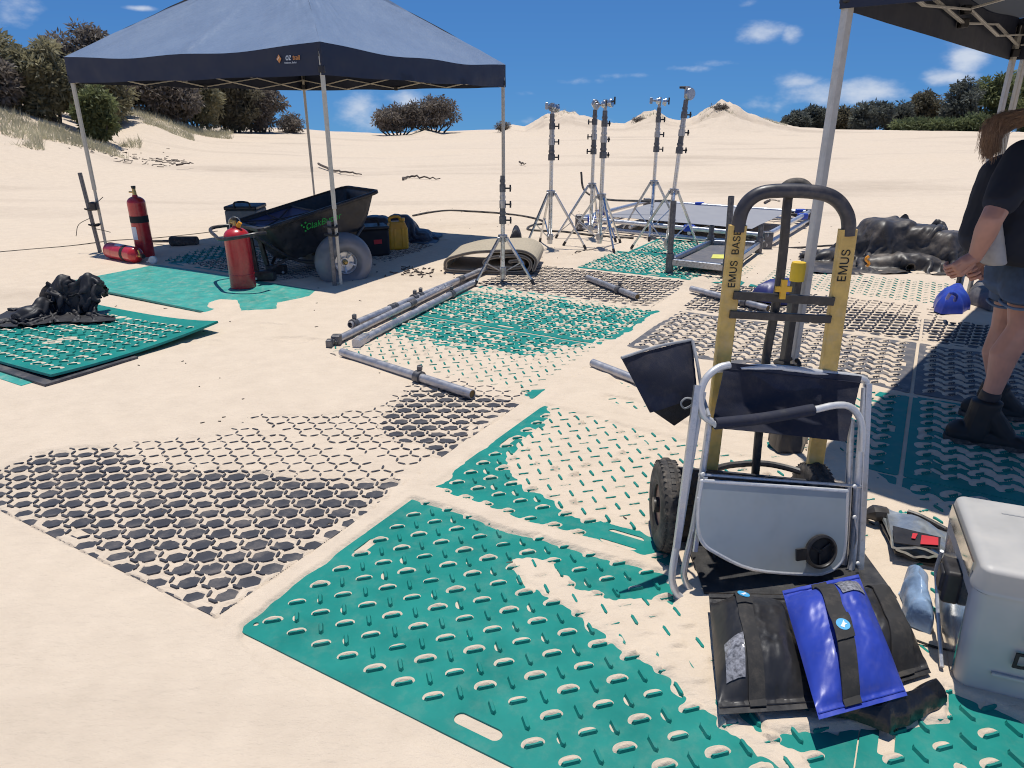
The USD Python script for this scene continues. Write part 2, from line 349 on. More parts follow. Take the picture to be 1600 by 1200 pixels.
SHINY = M('shiny_black_plastic', (.010, .010, .012), .20, nscale=9, namt=.3, bump=.004, bscale=40)
GARBAGE = M('black_cloth', (.013, .013, .017), .55, nscale=8, namt=.35, bump=.002, bscale=50, dust=.02)
VINYLB = M('black_vinyl', (.018, .018, .020), .38, nscale=10, namt=.25, bump=.0010, bscale=50, dust=.035, dscale=16)
VINYLU = M('blue_vinyl', (.022, .050, .36), .36, nscale=7, namt=.16, bump=.0009, bscale=30, dust=.05, dscale=22)
WEB = M('black_webbing', (.020, .020, .021), .85, nscale=60, namt=.3, bump=.0008, bscale=400, dust=.06, dscale=24)
LOGO = M('blue_logo_patch', (.05, .34, .60), .5); LOGOW = M('white_print', (.7, .72, .74), .55)
NAVYF = M('navy_chair_cloth', (.011, .015, .034), .8, nscale=22, namt=.22, bump=.0012, bscale=420, dust=.05, dscale=14)
TABLEG = M('grey_blue_laminate', (.42, .475, .49), .36, nscale=9, namt=.07, dust=.10, dscale=11)
COOL = M('silver_cooler_shell', (.42, .41, .39), .50, .04, nscale=9, namt=.06, bump=.0003, bscale=250, dust=.10)
COOLS = M('polished_cooler_side', (.55, .54, .51), .13, .92, nscale=9, namt=.05)
SILVERF = M('silver_foil_cloth', (.42, .45, .46), .32, .7, nscale=9, namt=.25, bump=.006, bscale=22)
REDF = M('red_print_cloth', (.50, .02, .03), .6)
BAGBLUE = M('pale_blue_plastic_bag', (.42, .58, .78), .22, nscale=14, namt=.25, bump=.01, bscale=26, trans=.45)
SCREEN = M('grey_screen_cloth', (.27, .27, .285), .7, nscale=6, namt=.08)
BLUEP = M('blue_plastic', (.02, .06, .38), .4)
SKIN = M('skin', (.46, .235, .165), .52, nscale=18, namt=.12, bump=.0008, bscale=160)
DENIM = M('blue_denim', (.052, .085, .145), .88, nscale=26, namt=.30, bump=.0012, bscale=420)
TSHIRT = M('black_tshirt_cotton', (.012, .014, .022), .92, nscale=14, namt=.25, bump=.0015, bscale=60)
GREYCLOTH = M('light_grey_cotton', (.38, .37, .36), .9, nscale=24, namt=.15, bump=.002, bscale=40)
LEATHER = M('black_leather', (.010, .010, .010), .55, nscale=20, namt=.3, bump=.001, bscale=120)
CAPM = M('slate_cap_cloth', (.06, .07, .12), .85)
HAIRM = M('brown_hair', (.30, .175, .095), .42, nscale=60, namt=.5)
BARK = M('grey_bark', (.10, .085, .07), .95, nscale=8, namt=.35)
STICK = M('grey_driftwood', (.09, .072, .06), .95, nscale=30, namt=.35)
CABLE = M('black_cable', (.018, .018, .018), .55, dust=.25, dscale=15)
def leafmat(name, c, v):
    c = np.array(c)
    N = {'geo': ('geometry', {}), 'n': ('noise_texture', dict(scale=.9, detail=3.0)), 'w': ('math', dict(math_type='multiply_add', value2=.55, value3=-.22)), 'a': ('math', dict(math_type='add')),
         'r': ('rgb_ramp', dict(ramp=[(.15, tuple(c * (1 - v))), (.5, tuple(c)), (.9, tuple(c * np.array([1 + v * 1.25, 1 + v, 1 + v * .7])))])),
         'd': ('principled_bsdf', dict(roughness=.62, specular_ior_level=.3)), 't': ('translucent_bsdf', {}), 'mx': ('mix_closure', dict(fac=.38))}
    L = [('geo.position', 'n.vector'), ('geo.random_per_island', 'w.value1'), ('w.value', 'a.value1'), ('n.fac', 'a.value2'), ('a.value', 'r.fac'),
         ('r.color', 'd.base_color'), ('r.color', 't.color'), ('d.BSDF', 'mx.closure1'), ('t.BSDF', 'mx.closure2')]
    LOOK[name] = usdkit.material(stage, '/World/Looks/' + name, N, L, surface='mx.closure'); return LOOK[name]
LEAFS = [leafmat('brown_green_foliage', (.37, .34, .205), .4), leafmat('dark_foliage', (.20, .18, .12), .4), leafmat('olive_foliage', (.22, .25, .11), .4),
         leafmat('grey_brown_foliage', (.26, .225, .19), .4), leafmat('bluish_foliage', (.165, .18, .155), .4), leafmat('fresh_green_foliage', (.19, .225, .105), .35)]
GRASS = leafmat('pale_dune_grass', (.58, .55, .39), .3)

# ------------------------------------------------------------------ mats: frame along the rows (A) and across (B)
AX_A, AX_B = np.array([.5, .8660254]), np.array([.8660254, -.5])
ML, MW, MT = 1.83, 1.16, 0.015               # mat length (along B), width (along A), height of the top face
def st_xy(s, t): return s * AX_A + t * AX_B
def local_of(XY, s0, t0):
    """world xy -> mat coordinates (along B, along A)"""
    s = XY[..., 0] * AX_A[0] + XY[..., 1] * AX_A[1]; t = XY[..., 0] * AX_B[0] + XY[..., 1] * AX_B[1]
    return t - t0, s - s0
# kind, s0, t0, label
MATS = [
    ('green', 1.175, -1.74, 'nearest green tread mat, large and mostly swept clean, in the foreground'),
    ('green', 2.27, -1.735, 'green tread mat half under sand, left of the hand truck wheel'),
    ('hex', 1.18, -3.665, 'black honeycomb mat at the lower left, nearest of the dark mats'),
    ('hex', 2.33, -3.695, 'black honeycomb mat mostly under sand, below the single loose pipe'),
    ('green', 3.42, -3.67, 'sandy green mat whose corner lies by the loose pipe with brown end'),
    ('green', 4.605, -3.67, 'sandy green mat in front of the light stand, beside the long pipe bundle'),
    ('hex', 5.80, -3.78, 'grey honeycomb mat under the rolled carpet and nearest light stand'),
    ('hex', 5.885, -1.72, 'grey honeycomb mat behind the yellow rails, under the short pipe with collar'),
    ('hex', 5.885, .13, 'grey honeycomb mat beside the blue sandbag at the tent leg'),
    ('grey', 4.66, -1.73, 'sand-dusted grey tread mat seen through the hand truck rails'),
    ('grey', 4.66, .12, 'grey tread mat partly in tent shade behind the person'),
    ('green', 3.45, -1.73, 'green mat buried under sand behind the folding chair'),
    ('green', 3.45, .12, 'green sandy mat in the tent shade under the person'),
    ('green', 2.28, .12, 'green mat buried in sand between chair and cooler'),
    ('green', 1.165, .094, 'green mat under the blue sandbag and the cooler'),
    ('green', 7.05, -3.30, 'green mat under the middle light stands'),
    ('green', 8.23, -3.10, 'far green mat under the stands beside the metal screen frame'),
    ('green', 7.08, -1.40, 'pale sandy green mat in front of the covered black pile'),
    ('green', 7.10, .46, 'sandy green mat just left of the tent leg with blue sandbag'),
    ('bluish', 4.93, -8.1, 'blue-green mat behind the red gas cylinder in tent shade'),
    ('hex', 4.97, -7.10, 'black mat under the cart tub'),
    ('hex', 6.20, -7.10, 'black mat under the yellow jerry can and tool bag'),
]

# ------------------------------------------------------------------ sand: how high it lies
def poly_px(px): return np.array([g(u, v)[:2] for u, v in px])
def sdist(XY, poly):
    """signed distance to a polygon, positive inside"""
    P = np.asarray(poly); Q = np.roll(P, -1, 0); d = np.full(len(XY), 1e9); ins = np.zeros(len(XY), bool)
    for a, b in zip(P, Q):
        e = b - a; w = XY - a; t = np.clip(w @ e / max(e @ e, 1e-12), 0, 1)
        d = np.minimum(d, np.hypot(*(w - t[:, None] * e).T))
        c = (a[1] > XY[:, 1]) != (b[1] > XY[:, 1])
        with np.errstate(divide='ignore', invalid='ignore'):
            ins ^= c & (XY[:, 0] < (b[0] - a[0]) * (XY[:, 1] - a[1]) / (b[1] - a[1]) + a[0])
    return np.where(ins, d, -d)
def sstep(a, b, x): t = np.clip((x - a) / (b - a), 0, 1); return t * t * (3 - 2 * t)
# (pixel outline, level above the mat top, softness in m, wobble in m)
REGIONS = [
    # far mats
    ([(895, 421), (1020, 370), (1150, 360), (1190, 385), (1100, 432), (1078, 441)], -.0036, .05, .06, 1.5),
    ([(1095, 432), (1190, 415), (1490, 448), (1470, 505), (1300, 480), (1120, 455)], .0062, .06, .04),
    ([(735, 455), (700, 430), (760, 415), (900, 421), (1075, 441), (1038, 487)], -.0028, .04, .04),
    ([(1078, 446), (1150, 440), (1300, 478), (1470, 505), (1620, 520), (1640, 590), (1530, 550), (1062, 486)], -.0032, .04, .03),
    ([(1062, 488), (1530, 552), (1700, 580), (1750, 690), (1500, 640), (1365, 608), (1250, 590), (985, 548), (970, 540)], -.0036, .04, .03, 1.75),
    ([(1365, 610), (1500, 642), (1750, 690), (1800, 850), (1600, 830), (1470, 800), (1380, 760), (1300, 690)], -.0036, .05, .05, 1.9),
    # middle green mats
    ([(510, 560), (560, 500), (600, 468), (740, 452), (1036, 486), (832, 630), (740, 610), (640, 580)], .0050, .05, .04),
    ([(590, 520), (660, 478), (735, 456), (1030, 490), (985, 525), (900, 545), (820, 560), (700, 545)], -.0042, .12, .10, 1.45),
    ([(560, 545), (650, 540), (720, 560), (700, 585), (600, 565)], .0025, .06, .05),
    ([(795, 615), (850, 612), (835, 632), (812, 628)], -.003, .03, .02),
    ([(560, 500), (600, 475), (690, 455), (700, 462), (640, 490)], -.001, .05, .06),
    # honeycomb mats
    ([(150, 720), (170, 700), (330, 688), (395, 655), (500, 655), (590, 640), (640, 603), (720, 598), (830, 628), (650, 760), (350, 980), (240, 982)], .0062, .03, .05),
    ([(590, 655), (640, 612), (700, 612), (822, 631), (655, 748), (625, 740), (640, 700), (600, 690)], -.003, .035, .05),
    ([(-400, 760), (0, 742), (60, 712), (170, 706), (260, 735), (400, 740), (470, 752), (640, 756), (352, 979), (240, 983), (190, 950), (130, 915), (60, 880), (-20, 848), (-500, 830)], -.0035, .03, .05),
    ([(560, 748), (640, 752), (700, 730), (650, 700), (600, 705)], .006, .05, .05),
    # second green mat
    ([(668, 767), (850, 636), (1050, 690), (1240, 740), (1480, 800), (1500, 1010), (1350, 965), (1045, 890)], .0038, .02, .015),
    ([(674, 766), (760, 700), (815, 660), (850, 640), (862, 650), (815, 690), (790, 720), (800, 750), (850, 785), (890, 810), (960, 830), (1000, 835), (1045, 868), (1046, 888)], -.0045, .05, .07),
    ([(1180, 690), (1260, 685), (1290, 710), (1200, 720)], .0015, .05, .05),
    ([(1360, 780), (1420, 800), (1430, 830), (1370, 815)], .002, .05, .06),
    ([(1345, 935), (1430, 965), (1420, 990), (1345, 960)], .002, .03, .03),
    # nearest green mat
    ([(378, 984), (640, 783), (700, 800), (780, 832), (850, 850), (960, 880), (1048, 905), (1060, 1010), (1115, 1040), (1200, 1150), (1480, 1135), (1470, 1080), (1700, 1180), (1900, 1500), (900, 1300), (700, 1193), (540, 1105), (400, 1032), (376, 1008)], -.0055, .016, .028),
    ([(800, 880), (860, 888), (900, 925), (960, 945), (1040, 950), (1100, 985), (1125, 1060), (1160, 1130), (1240, 1180), (1290, 1230), (1180, 1190), (1100, 1120), (1010, 1045), (940, 985), (880, 950), (820, 920)], .0075, .035, .06),
    ([(960, 1000), (1060, 1010), (1120, 1100), (1050, 1060)], .012, .05, .05),
    ([(1120, 940), (1440, 980), (1460, 1060), (1300, 1130), (1130, 1090)], .004, .05, .05),
    # smooth teal sheet on the left, drifted over along its near side
    ([(80, 442), (230, 417), (335, 436), (510, 455), (492, 456), (482, 465), (435, 476), (432, 485), (378, 488), (372, 471), (345, 470), (325, 476), (314, 493), (220, 488), (100, 455)], -.0075, .02, .025),
    ([(235, 415), (330, 388), (400, 380), (560, 372), (690, 382), (560, 432), (420, 442)], .0015, .06, .06),
]
MOUNDS = ['green', 'bluish', 'grey']
HEXL, HEXR = 0.112, 0.079                     # cell pitch along a row, pitch of the rows
HSQ = HEXL * .8660254 / HEXR
def hexgrid_edge(X, Y):
    """distance from each point to the nearest cell border of the flattened honeycomb (rows along world x)"""
    Y = Y * HSQ; r = HEXL * .8660254; best = np.full(X.shape, 9.0); sec = best.copy(); bx = np.zeros_like(best); by = bx.copy(); sx = bx.copy(); sy = bx.copy()
    j0 = np.floor(Y / r)
    for dj in (-1, 0, 1, 2):
        j = j0 + dj; off = np.where(np.mod(j, 2) == 0, 0.0, .5); i0 = np.floor(X / HEXL - off)
        for di in (0, 1):
            cx, cy = (i0 + di + off) * HEXL, j * r; d = np.hypot(X - cx, Y - cy)
            n = d < best; m = (~n) & (d < sec)
            sec = np.where(n, best, np.where(m, d, sec)); sx = np.where(n, bx, np.where(m, cx, sx)); sy = np.where(n, by, np.where(m, cy, sy))
            best = np.where(n, d, best); bx = np.where(n, cx, bx); by = np.where(n, cy, by)
    return (sec**2 - best**2) / (2 * np.maximum(np.hypot(sx - bx, sy - by), 1e-6))
BSP, BX0, BY0 = .11, .09, .085
def tread_mound(x, y, seed, mul):
    """sand left behind the raised bars of a tread mat, in mat coordinates; mul > 1 where the drifts are wide and run together"""
    out = np.full(x.shape, 0.0); wide = np.clip(mul - 1, 0, 2)
    for (ox, oy, ang, amp) in ((0, 0, 45, .0235), (.055, .055, 135, .0080)):
        i = np.clip(np.round((x - BX0 - ox) / BSP), 0, 15 - (ox > 0)); j = np.clip(np.round((y - BY0 - oy) / BSP), 0, 9 - (oy > 0))
        dx, dy = x - BX0 - ox - i * BSP, y - BY0 - oy - j * BSP
        c, s = math.cos(math.radians(ang)), math.sin(math.radians(ang))
        al, ac = dx * c + dy * s, -dx * s + dy * c
        h = meshkit.noise(np.stack([i, j, np.full_like(i, seed + ang)], -1) * 1.37 + .5)
        w = np.where(ac > .006, .0150 + .007 * h + .016 * wide, .0085)
        lens = np.exp(-np.abs(al / (.0275 + .005 * h + .014 * wide))**2.6) * np.exp(-np.abs((ac - .006) / w)**2)
        if ang == 135: lens = lens * (.50 + .5 * h + 1.0 * wide + 1.6 * (h > .82))
        out = np.maximum(out, amp * (.55 + .62 * h) * lens)
    return out
def far_height(X, Y):
    """dunes beyond the camp: the crest follows the skyline of the place"""
    r = np.hypot(X, Y); u = 800 + CF * X / np.maximum(Y * CP + 1.2 * SP, .3) ; u = np.where(Y > .3, np.clip(u, -1500, 3100), np.where(X > 0, 3100, -1500))
    base_u = [-1500, -300, 150, 350, 450, 520, 600, 760, 840, 1000, 1240, 1600, 2200, 3100]
    base_v = [190, 195, 196, 198, 201, 206, 209.5, 205, 204, 201, 202, 203, 200, 190]
    knob_u = [-1500, -300, 0, 45, 100, 150, 190, 240, 300, 350, 640, 665, 690, 780, 800, 820, 850, 880, 915, 945, 975, 1005, 1020, 1045, 1062, 1078, 1100, 1122, 1138, 1165, 1205, 1250, 1300, 3100]
    knob_v = [110, 80, 62, 50, 36, 20, 6, 0, 0, 0, 0, 5, 0, 0, 6, 3, 16, 20, 14, 6, 5, 16, 18, 10, 9, 11, 19, 27, 25, 16, 8, 2, 0, 0]
    bv = np.interp(u, base_u, base_v); kv = np.interp(u, knob_u, knob_v)
    dep = np.tan(np.arctan((bv - 600) / CF) + PITCH)
    z = sstep(15, 50, r) * (CH - 50 * dep)
    right = kv * (u > 600)
    z = z + sstep(38, 47, r) * (1 - .6 * sstep(52, 62, r)) * right * 47 / CF * (1 + .55 * fb(X, Y, 0, .6, 5, 5) + .40 * (1 - 2 * np.abs(fb(X, Y, 0, .9, 4, 15))))
    left = kv * (u < 300)
    z = z + sstep(19, 31, r) * left * 31 / CF * 1.02
    lm = np.exp(-((u - 225 + 10 * fb(X, Y, 0, .3, 2, 8)) / 62)**2) * (1 + .35 * fb(X, Y, 0, .35, 4, 6))                     # second grassy knoll
    z = z + .95 * lm * sstep(27, 36, r) * (1 - sstep(38, 50, r))
    z = z - np.maximum(r - 51, 0) * .034
    return z + sstep(9, 22, r) * (.13 * fb(X, Y, 0, .16, 4, 3) + .05 * (1 - 2 * np.abs(fb(X * .6, Y * 1.6, 0, .25, 3, 23))))
def sand_height(X, Y, fine=True):
    shp = X.shape; XY = np.stack([X.ravel(), Y.ravel()], -1); x, y = XY[:, 0], XY[:, 1]; r = np.hypot(x, y)
    c = .002 + .009 * fb(x, y, 0, .7, 3, 1) + .004 * fb(x, y, 0, 4, 4, 2)
    near = r < 13
    if near.any() and fine:
        q = XY[near]; qx, qy = q[:, 0], q[:, 1]; cc = c[near]; exposed = np.zeros(len(q)); mul = np.ones(len(q))
        for kind, s0, t0, _ in MATS:                       # a mat that nobody swept lies buried
            lx, ly = local_of(q, s0, t0); e = np.minimum(np.minimum(lx, ML - lx), np.minimum(ly, MW - ly))
            cc = np.maximum(cc, (.017 + .004 * fb(qx, qy, 0, 3, 2, 9)) * sstep(-.10, .04, e))
        wob = fb(qx, qy, 0, 5, 4, 11); wob2 = fb(qx, qy, 0, 14, 3, 12); det = fb(qx, qy, 0, 9, 4, 13); det2 = fb(qx, qy, 0, 26, 3, 14)
        for k, (px, lev, soft, wo, *mu) in enumerate(REGIONS):
            P = poly_px(px); lo, hi = P.min(0) - .3, P.max(0) + .3
            i = np.where((q > lo).all(1) & (q < hi).all(1))[0]
            if not len(i): continue
            d = sdist(q[i], P) + wo * (wob[i] + .5 * wob2[i])
            w = sstep(-soft, soft, d); amp = .0042 if lev > -.002 else (.0030 if mu else .0012)
            cc[i] = cc[i] * (1 - w) + w * (lev + amp * (det[i] + .6 * det2[i]))
            exposed[i] = exposed[i] * (1 - w) + w; mul[i] = mul[i] * (1 - w) + w * (mu[0] if mu else 1.0)
        for k, (kind, s0, t0, _) in enumerate(MATS):
            lx, ly = local_of(q, s0, t0); i = np.where((lx > 0) & (lx < ML) & (ly > 0) & (ly < MW))[0]
            if not len(i): continue
            slot = (np.abs(lx[i] - ML / 2) < .11) & (np.minimum(ly[i], MW - ly[i]) < .125)
            if kind == 'hex':
                wx, wy = qx[i] + .006 * det[i], qy[i] + .006 * det2[i]
                e = hexgrid_edge(wx, wy); e2 = hexgrid_edge(wx - .013, wy + .012); e3 = hexgrid_edge(wx + .005, wy + .016)
                ring = np.exp(-(np.maximum(e - .006, 0) / .0095)**2); patch = np.clip(.40 + 1.0 * wob[i] + .6 * det[i], 0, 1.1)
                ring = np.maximum(ring, patch * np.maximum(np.exp(-(np.maximum(e2 - .005, 0) / .012)**2), .8 * np.exp(-(np.maximum(e3 - .004, 0) / .010)**2)))
                cc[i] = cc[i] + exposed[i] * np.where(cc[i] < .004, .0095, .0025) * ring
            elif kind != 'bluish':
                cc[i] = cc[i] + exposed[i] * tread_mound(lx[i], ly[i], k, np.clip(mul[i] * (1 + .55 * (mul[i] > 1.2) * (wob[i] + .5 * det[i])), .6, 3)) * np.where(cc[i] < .003, 1.0, .40) * np.where(slot, 0, 1)
        fr = np.random.default_rng(77)
        for k in range(190):
            if k % 10 == 0: fx, fy, fa = fr.uniform(-5.5, 4.5), fr.uniform(2.2, 11.5), fr.uniform(0, 6.28); fa += fr.normal() * .3
            fa += fr.normal() * .12; fx += .62 * math.cos(fa); fy += .62 * math.sin(fa); sd = (-1) ** k
            cx, cy = fx - sd * .09 * math.sin(fa), fy + sd * .09 * math.cos(fa); dep = fr.uniform(.5, 1.1)
            i = np.where((np.abs(qx - cx) < .3) & (np.abs(qy - cy) < .3))[0]
            if not len(i): continue
            al = (qx[i] - cx) * math.cos(fa) + (qy[i] - cy) * math.sin(fa); ac = -(qx[i] - cx) * math.sin(fa) + (qy[i] - cy) * math.cos(fa)
            e = np.sqrt((al / .155)**2 + (ac / (.060 + .014 * np.sin(al * 16)))**2)
            cc[i] += dep * np.where(exposed[i] > .05, 0, 1) * (-.010 * sstep(1.15, .70, e) + .0055 * np.exp(-((e - 1.25) / .22)**2)) * np.clip((cc[i] + .012) / .012, 0, 1)
        c[near] = cc
    z = MT + c
    far = r > 7
    z[far] += far_height(x[far], y[far])
    # far off there is nothing for the fine relief to lie on
    return z.reshape(shp)

def polar(az, rr):
    A, R = np.meshgrid(az, rr); return R * np.sin(A), R * np.cos(A)
az = np.concatenate([np.linspace(-math.pi, -.76, 40)[:-1], np.linspace(-.76, .76, 860), np.linspace(.76, math.pi, 40)[1:]])
rr = np.concatenate([[.02, .3, .6, .9, 1.1], np.geomspace(1.22, 12.5, 800), np.geomspace(12.6, 75, 190), np.geomspace(78, 900, 24)])
X, Y = polar(az, rr); Z = sand_height(X, Y)
sand = part('sand_ground', gridmesh(np.stack([X, Y, Z], -1)[:, ::-1]), SAND, None, True)
if np.array(stage.GetPrimAtPath('/World/sand_ground').GetAttribute('normals').Get())[:, 2].mean() < 0: raise RuntimeError('sand faces down')
tag(sand, kind='structure')
def ground_z(x, y): return float(sand_height(np.array([[x]], float), np.array([[y]], float), False)[0, 0])

# ------------------------------------------------------------------ mats
def mat_sheet():
    p = sbox(0, 0, ML, MW).buffer(-.02).buffer(.02)
    for yy in (.065, MW - .065):
        p = p.difference(LineString([(ML / 2 - .055, yy), (ML / 2 + .055, yy)]).buffer(.021, 6))
    for xx in (.065, ML - .065):
        p = p.difference(affinity.translate(sbox(-.014, -.045, .014, .045).buffer(.006), xx, MW / 2))
    for xx, yy in ((.05, .05), (ML - .05, .05), (.05, MW - .05), (ML - .05, MW - .05)): p = p.difference(Point(xx, yy).buffer(.009, 6))
    return extrude(p, MT + .008, -.008)
def bar_mesh(x, y, ang, L, w, h):
    a, b, t = L / 2, w / 2, .6
    base = [(-a, 0), (-a + b, -b), (a - b, -b), (a, 0), (a - b, b), (-a + b, b)]
    top = [(px * .86, py * .55) for px, py in base]
    c, s = math.cos(math.radians(ang)), math.sin(math.radians(ang))
    R = lambda px, py, z: (x + px * c - py * s, y + px * s + py * c, z)
    V = [R(*p, MT - .001) for p in base] + [R(*p, MT + h) for p in top]; F = [[6, 7, 8], [6, 8, 9], [6, 9, 11], [9, 10, 11]]
    for k in range(6): n = (k + 1) % 6; F += [[k, n, 6 + n], [k, 6 + n, 6 + k]]
    return trimesh.Trimesh(V, F, process=False)
def tread_bars():
    out = []
    for ox, oy, ang in ((0, 0, 45), (.055, .055, 135)):
        for i in range(16 - (ox > 0)):
            for j in range(10 - (oy > 0)):
                x, y = BX0 + ox + i * BSP, BY0 + oy + j * BSP
                if abs(x - ML / 2) < .10 and (y < .12 or y > MW - .12): continue
                out.append(bar_mesh(x, y, ang, .058, .0125 if ang == 45 else .0165, .0095 if ang == 45 else .0115))
    return out
def hex_bars(s0, t0):
    """bars along the borders of honeycomb cells, in the coordinates of the mat whose corner is (s0, t0)"""
    O = st_xy(s0, t0); r = HEXL * .8660254; out = []
    cs = [np.array([0, 0]), np.array([ML, 0]), np.array([0, MW]), np.array([ML, MW])]
    W = np.array([O + c[0] * AX_B + c[1] * AX_A for c in cs]); lo, hi = W.min(0), W.max(0)
    for j in range(int(lo[1] / HEXR) - 1, int(hi[1] / HEXR) + 2):
        off = 0.0 if j % 2 == 0 else .5
        for i in range(int(lo[0] / HEXL) - 2, int(hi[0] / HEXL) + 2):
            cx, cy = (i + off) * HEXL, j * r
            for k in range(3):
                th = math.radians(60 * k); w = np.array([cx + HEXL / 2 * math.cos(th), cy + HEXL / 2 * math.sin(th)]); e = np.array([-math.sin(th), math.cos(th)]) * HEXL / 3.464 * .84
                a, b = (w - e) / [1, HSQ] - O, (w + e) / [1, HSQ] - O
                (ax, ay), (bx_, by_) = (a @ AX_B, a @ AX_A), (b @ AX_B, b @ AX_A); lx, ly = (ax + bx_) / 2, (ay + by_) / 2
                if .03 < lx < ML - .03 and .03 < ly < MW - .03:
                    out.append((ly, bar_mesh(lx, ly, math.degrees(math.atan2(by_ - ay, bx_ - ax)), math.hypot(bx_ - ax, by_ - ay), .0175, .0115)))
    out.sort(key=lambda q: q[0]); return [m for _, m in out]
MATLOOK = dict(green=GREEN, bluish=GREEN, hex=BLACKP, grey=GREYP)
PROTO = {}
def put_mat(k):
    kind, s0, t0, label = MATS[k]
    near = k in (0, 1, 2, 3, 12)
    p = st_xy(s0, t0); loc = (p[0], p[1], 0.0001 * k)
    names = dict(green='green_ground_mat', bluish='green_ground_mat', hex='honeycomb_ground_mat', grey='grey_ground_mat')
    grp = dict(green='green tread mats laid on the sand', bluish='green tread mats laid on the sand', hex='dark honeycomb mats laid on the sand', grey='grey tread mats laid on the sand')[kind]
    key = (kind if kind != 'bluish' else 'green', near)
    if kind != 'hex' and key in PROTO:
        return copy_of(PROTO[key], label, loc, -30, grp)
    t = thing(names[kind], label, 'ground mat', loc, grp, -30); PROTO[key] = t; m = MATLOOK[kind]
    part('mat_sheet', mat_sheet(), m, t, 30)
    bars = tread_bars() if kind != 'hex' else hex_bars(s0, t0)
    if near:
        for b in bars[:298]: part('tread_bar', b, m, t, False)
        if bars[298:]: part('tread', cat(bars[298:]), m, t, False, kind='stuff')
    else: part('tread', cat(bars), m, t, False, kind='stuff')
    return t
for k in range(len(MATS)): put_mat(k)

# left-hand mats: a lifted stack and a smooth teal sheet
def warped_mat(name, label, s0, t0, L, W, z0, lift, look, bars=True, group=None, sandy=False):
    o = st_xy(s0, t0); loc = np.array([o[0], o[1], z0]); t = thing(name, label, 'ground mat', loc, group)
    nx, ny = 48, 30; u, v = np.meshgrid(np.linspace(0, L, nx), np.linspace(0, W, ny), indexing='ij')
    f = lambda a, b: z0 + lift(a / L, b / W)
    def world(a, b, h=0.0):
        a, b = np.asarray(a, float), np.asarray(b, float)
        return np.stack([o[0] + a * AX_B[0] + b * AX_A[0], o[1] + a * AX_B[1] + b * AX_A[1], f(a, b) + h], -1)
    m = slab(world(u, v), .017)
    part('mat_sheet', m, look, t, 30)
    if bars:
        ms = []
        for b in tread_bars():
            w = np.array(b.vertices); 
            if w[:, 0].max() > L - .03 or w[:, 1].max() > W - .03: continue
            ms.append(trimesh.Trimesh(world(w[:, 0], w[:, 1], w[:, 2] - MT + .008), b.faces, process=False))
        for b in ms[:298]: part('tread_bar', b, look, t, False)
    return t, world
lift1 = lambda a, b: .022 * np.clip(a, 0, 1)**3 * (1 - 1.6 * b * (1 - b)) + .050 * np.clip(b, 0, 1)**2 * np.clip(a, 0, 1)**4 - .006 * np.sin(3 * a + 1) * (1 - a) + .012 * np.clip(1 - b, 0, 1)**3
warped_mat('honeycomb_ground_mat', 'black mat edge showing under the lifted green mat at the left', 2.085, -6.42, 1.88, .62, .018, lambda a, b: .008 * a, BLACKP, False)
warped_mat('green_ground_mat', 'small teal corner showing lowest under the lifted mats at far left', 2.02, -6.55, 1.86, .4, .012, lambda a, b: 0 * a, GREENB, False)
lg1, lg1w = warped_mat('green_ground_mat', 'lifted green tread mat under the crumpled black cloth at the left', 2.15, -6.42, ML + .01, 1.26, .030, lift1, GREEN)
heaps = []
rg = np.random.default_rng(3)
for i in range(16):
    for j in range(11):
        x, y = BX0 + i * BSP, BY0 + j * BSP
        if x > ML - .04 or y > 1.1 or rg.random() < .08: continue
        th = np.linspace(0, 2 * np.pi, 13)[:-1]; k = .6 + .8 * rg.random(); k *= 1.5 if (abs(y - .55 - .25 * math.sin(x * 3)) < .12 and x < 1.1) else 1
        c45 = math.cos(math.radians(45)); P = []
        for a_ in th:
            e, n_ = .036 * k * math.cos(a_), .021 * k * math.sin(a_) + .020
            P.append((x + (e - n_) * c45, y + (e + n_) * c45))
        P = np.array(P); ring = lg1w(P[:, 0], P[:, 1], .0085); top = lg1w([P[:, 0].mean()], [P[:, 1].mean()], .0085 + .013)
        heaps.append(trimesh.Trimesh(np.vstack([ring, top]), [[q, (q + 1) % 12, 12] for q in range(12)], process=False))
single('sand_heaps', cat(heaps), SAND, 'little heaps of pale sand caught behind the treads of the lifted left mat', 'sand', None, True, 'stuff')
warped_mat('green_ground_mat', 'smooth teal sheet with a sand-drifted edge under the nearest red cylinder', 3.74, -7.38, 2.62, 1.08, .011, lambda a, b: .004 * np.sin(5 * a) - .0 * b + .012 * np.exp(-((b) / .12)**2) * (a < .85), GREENB, False)

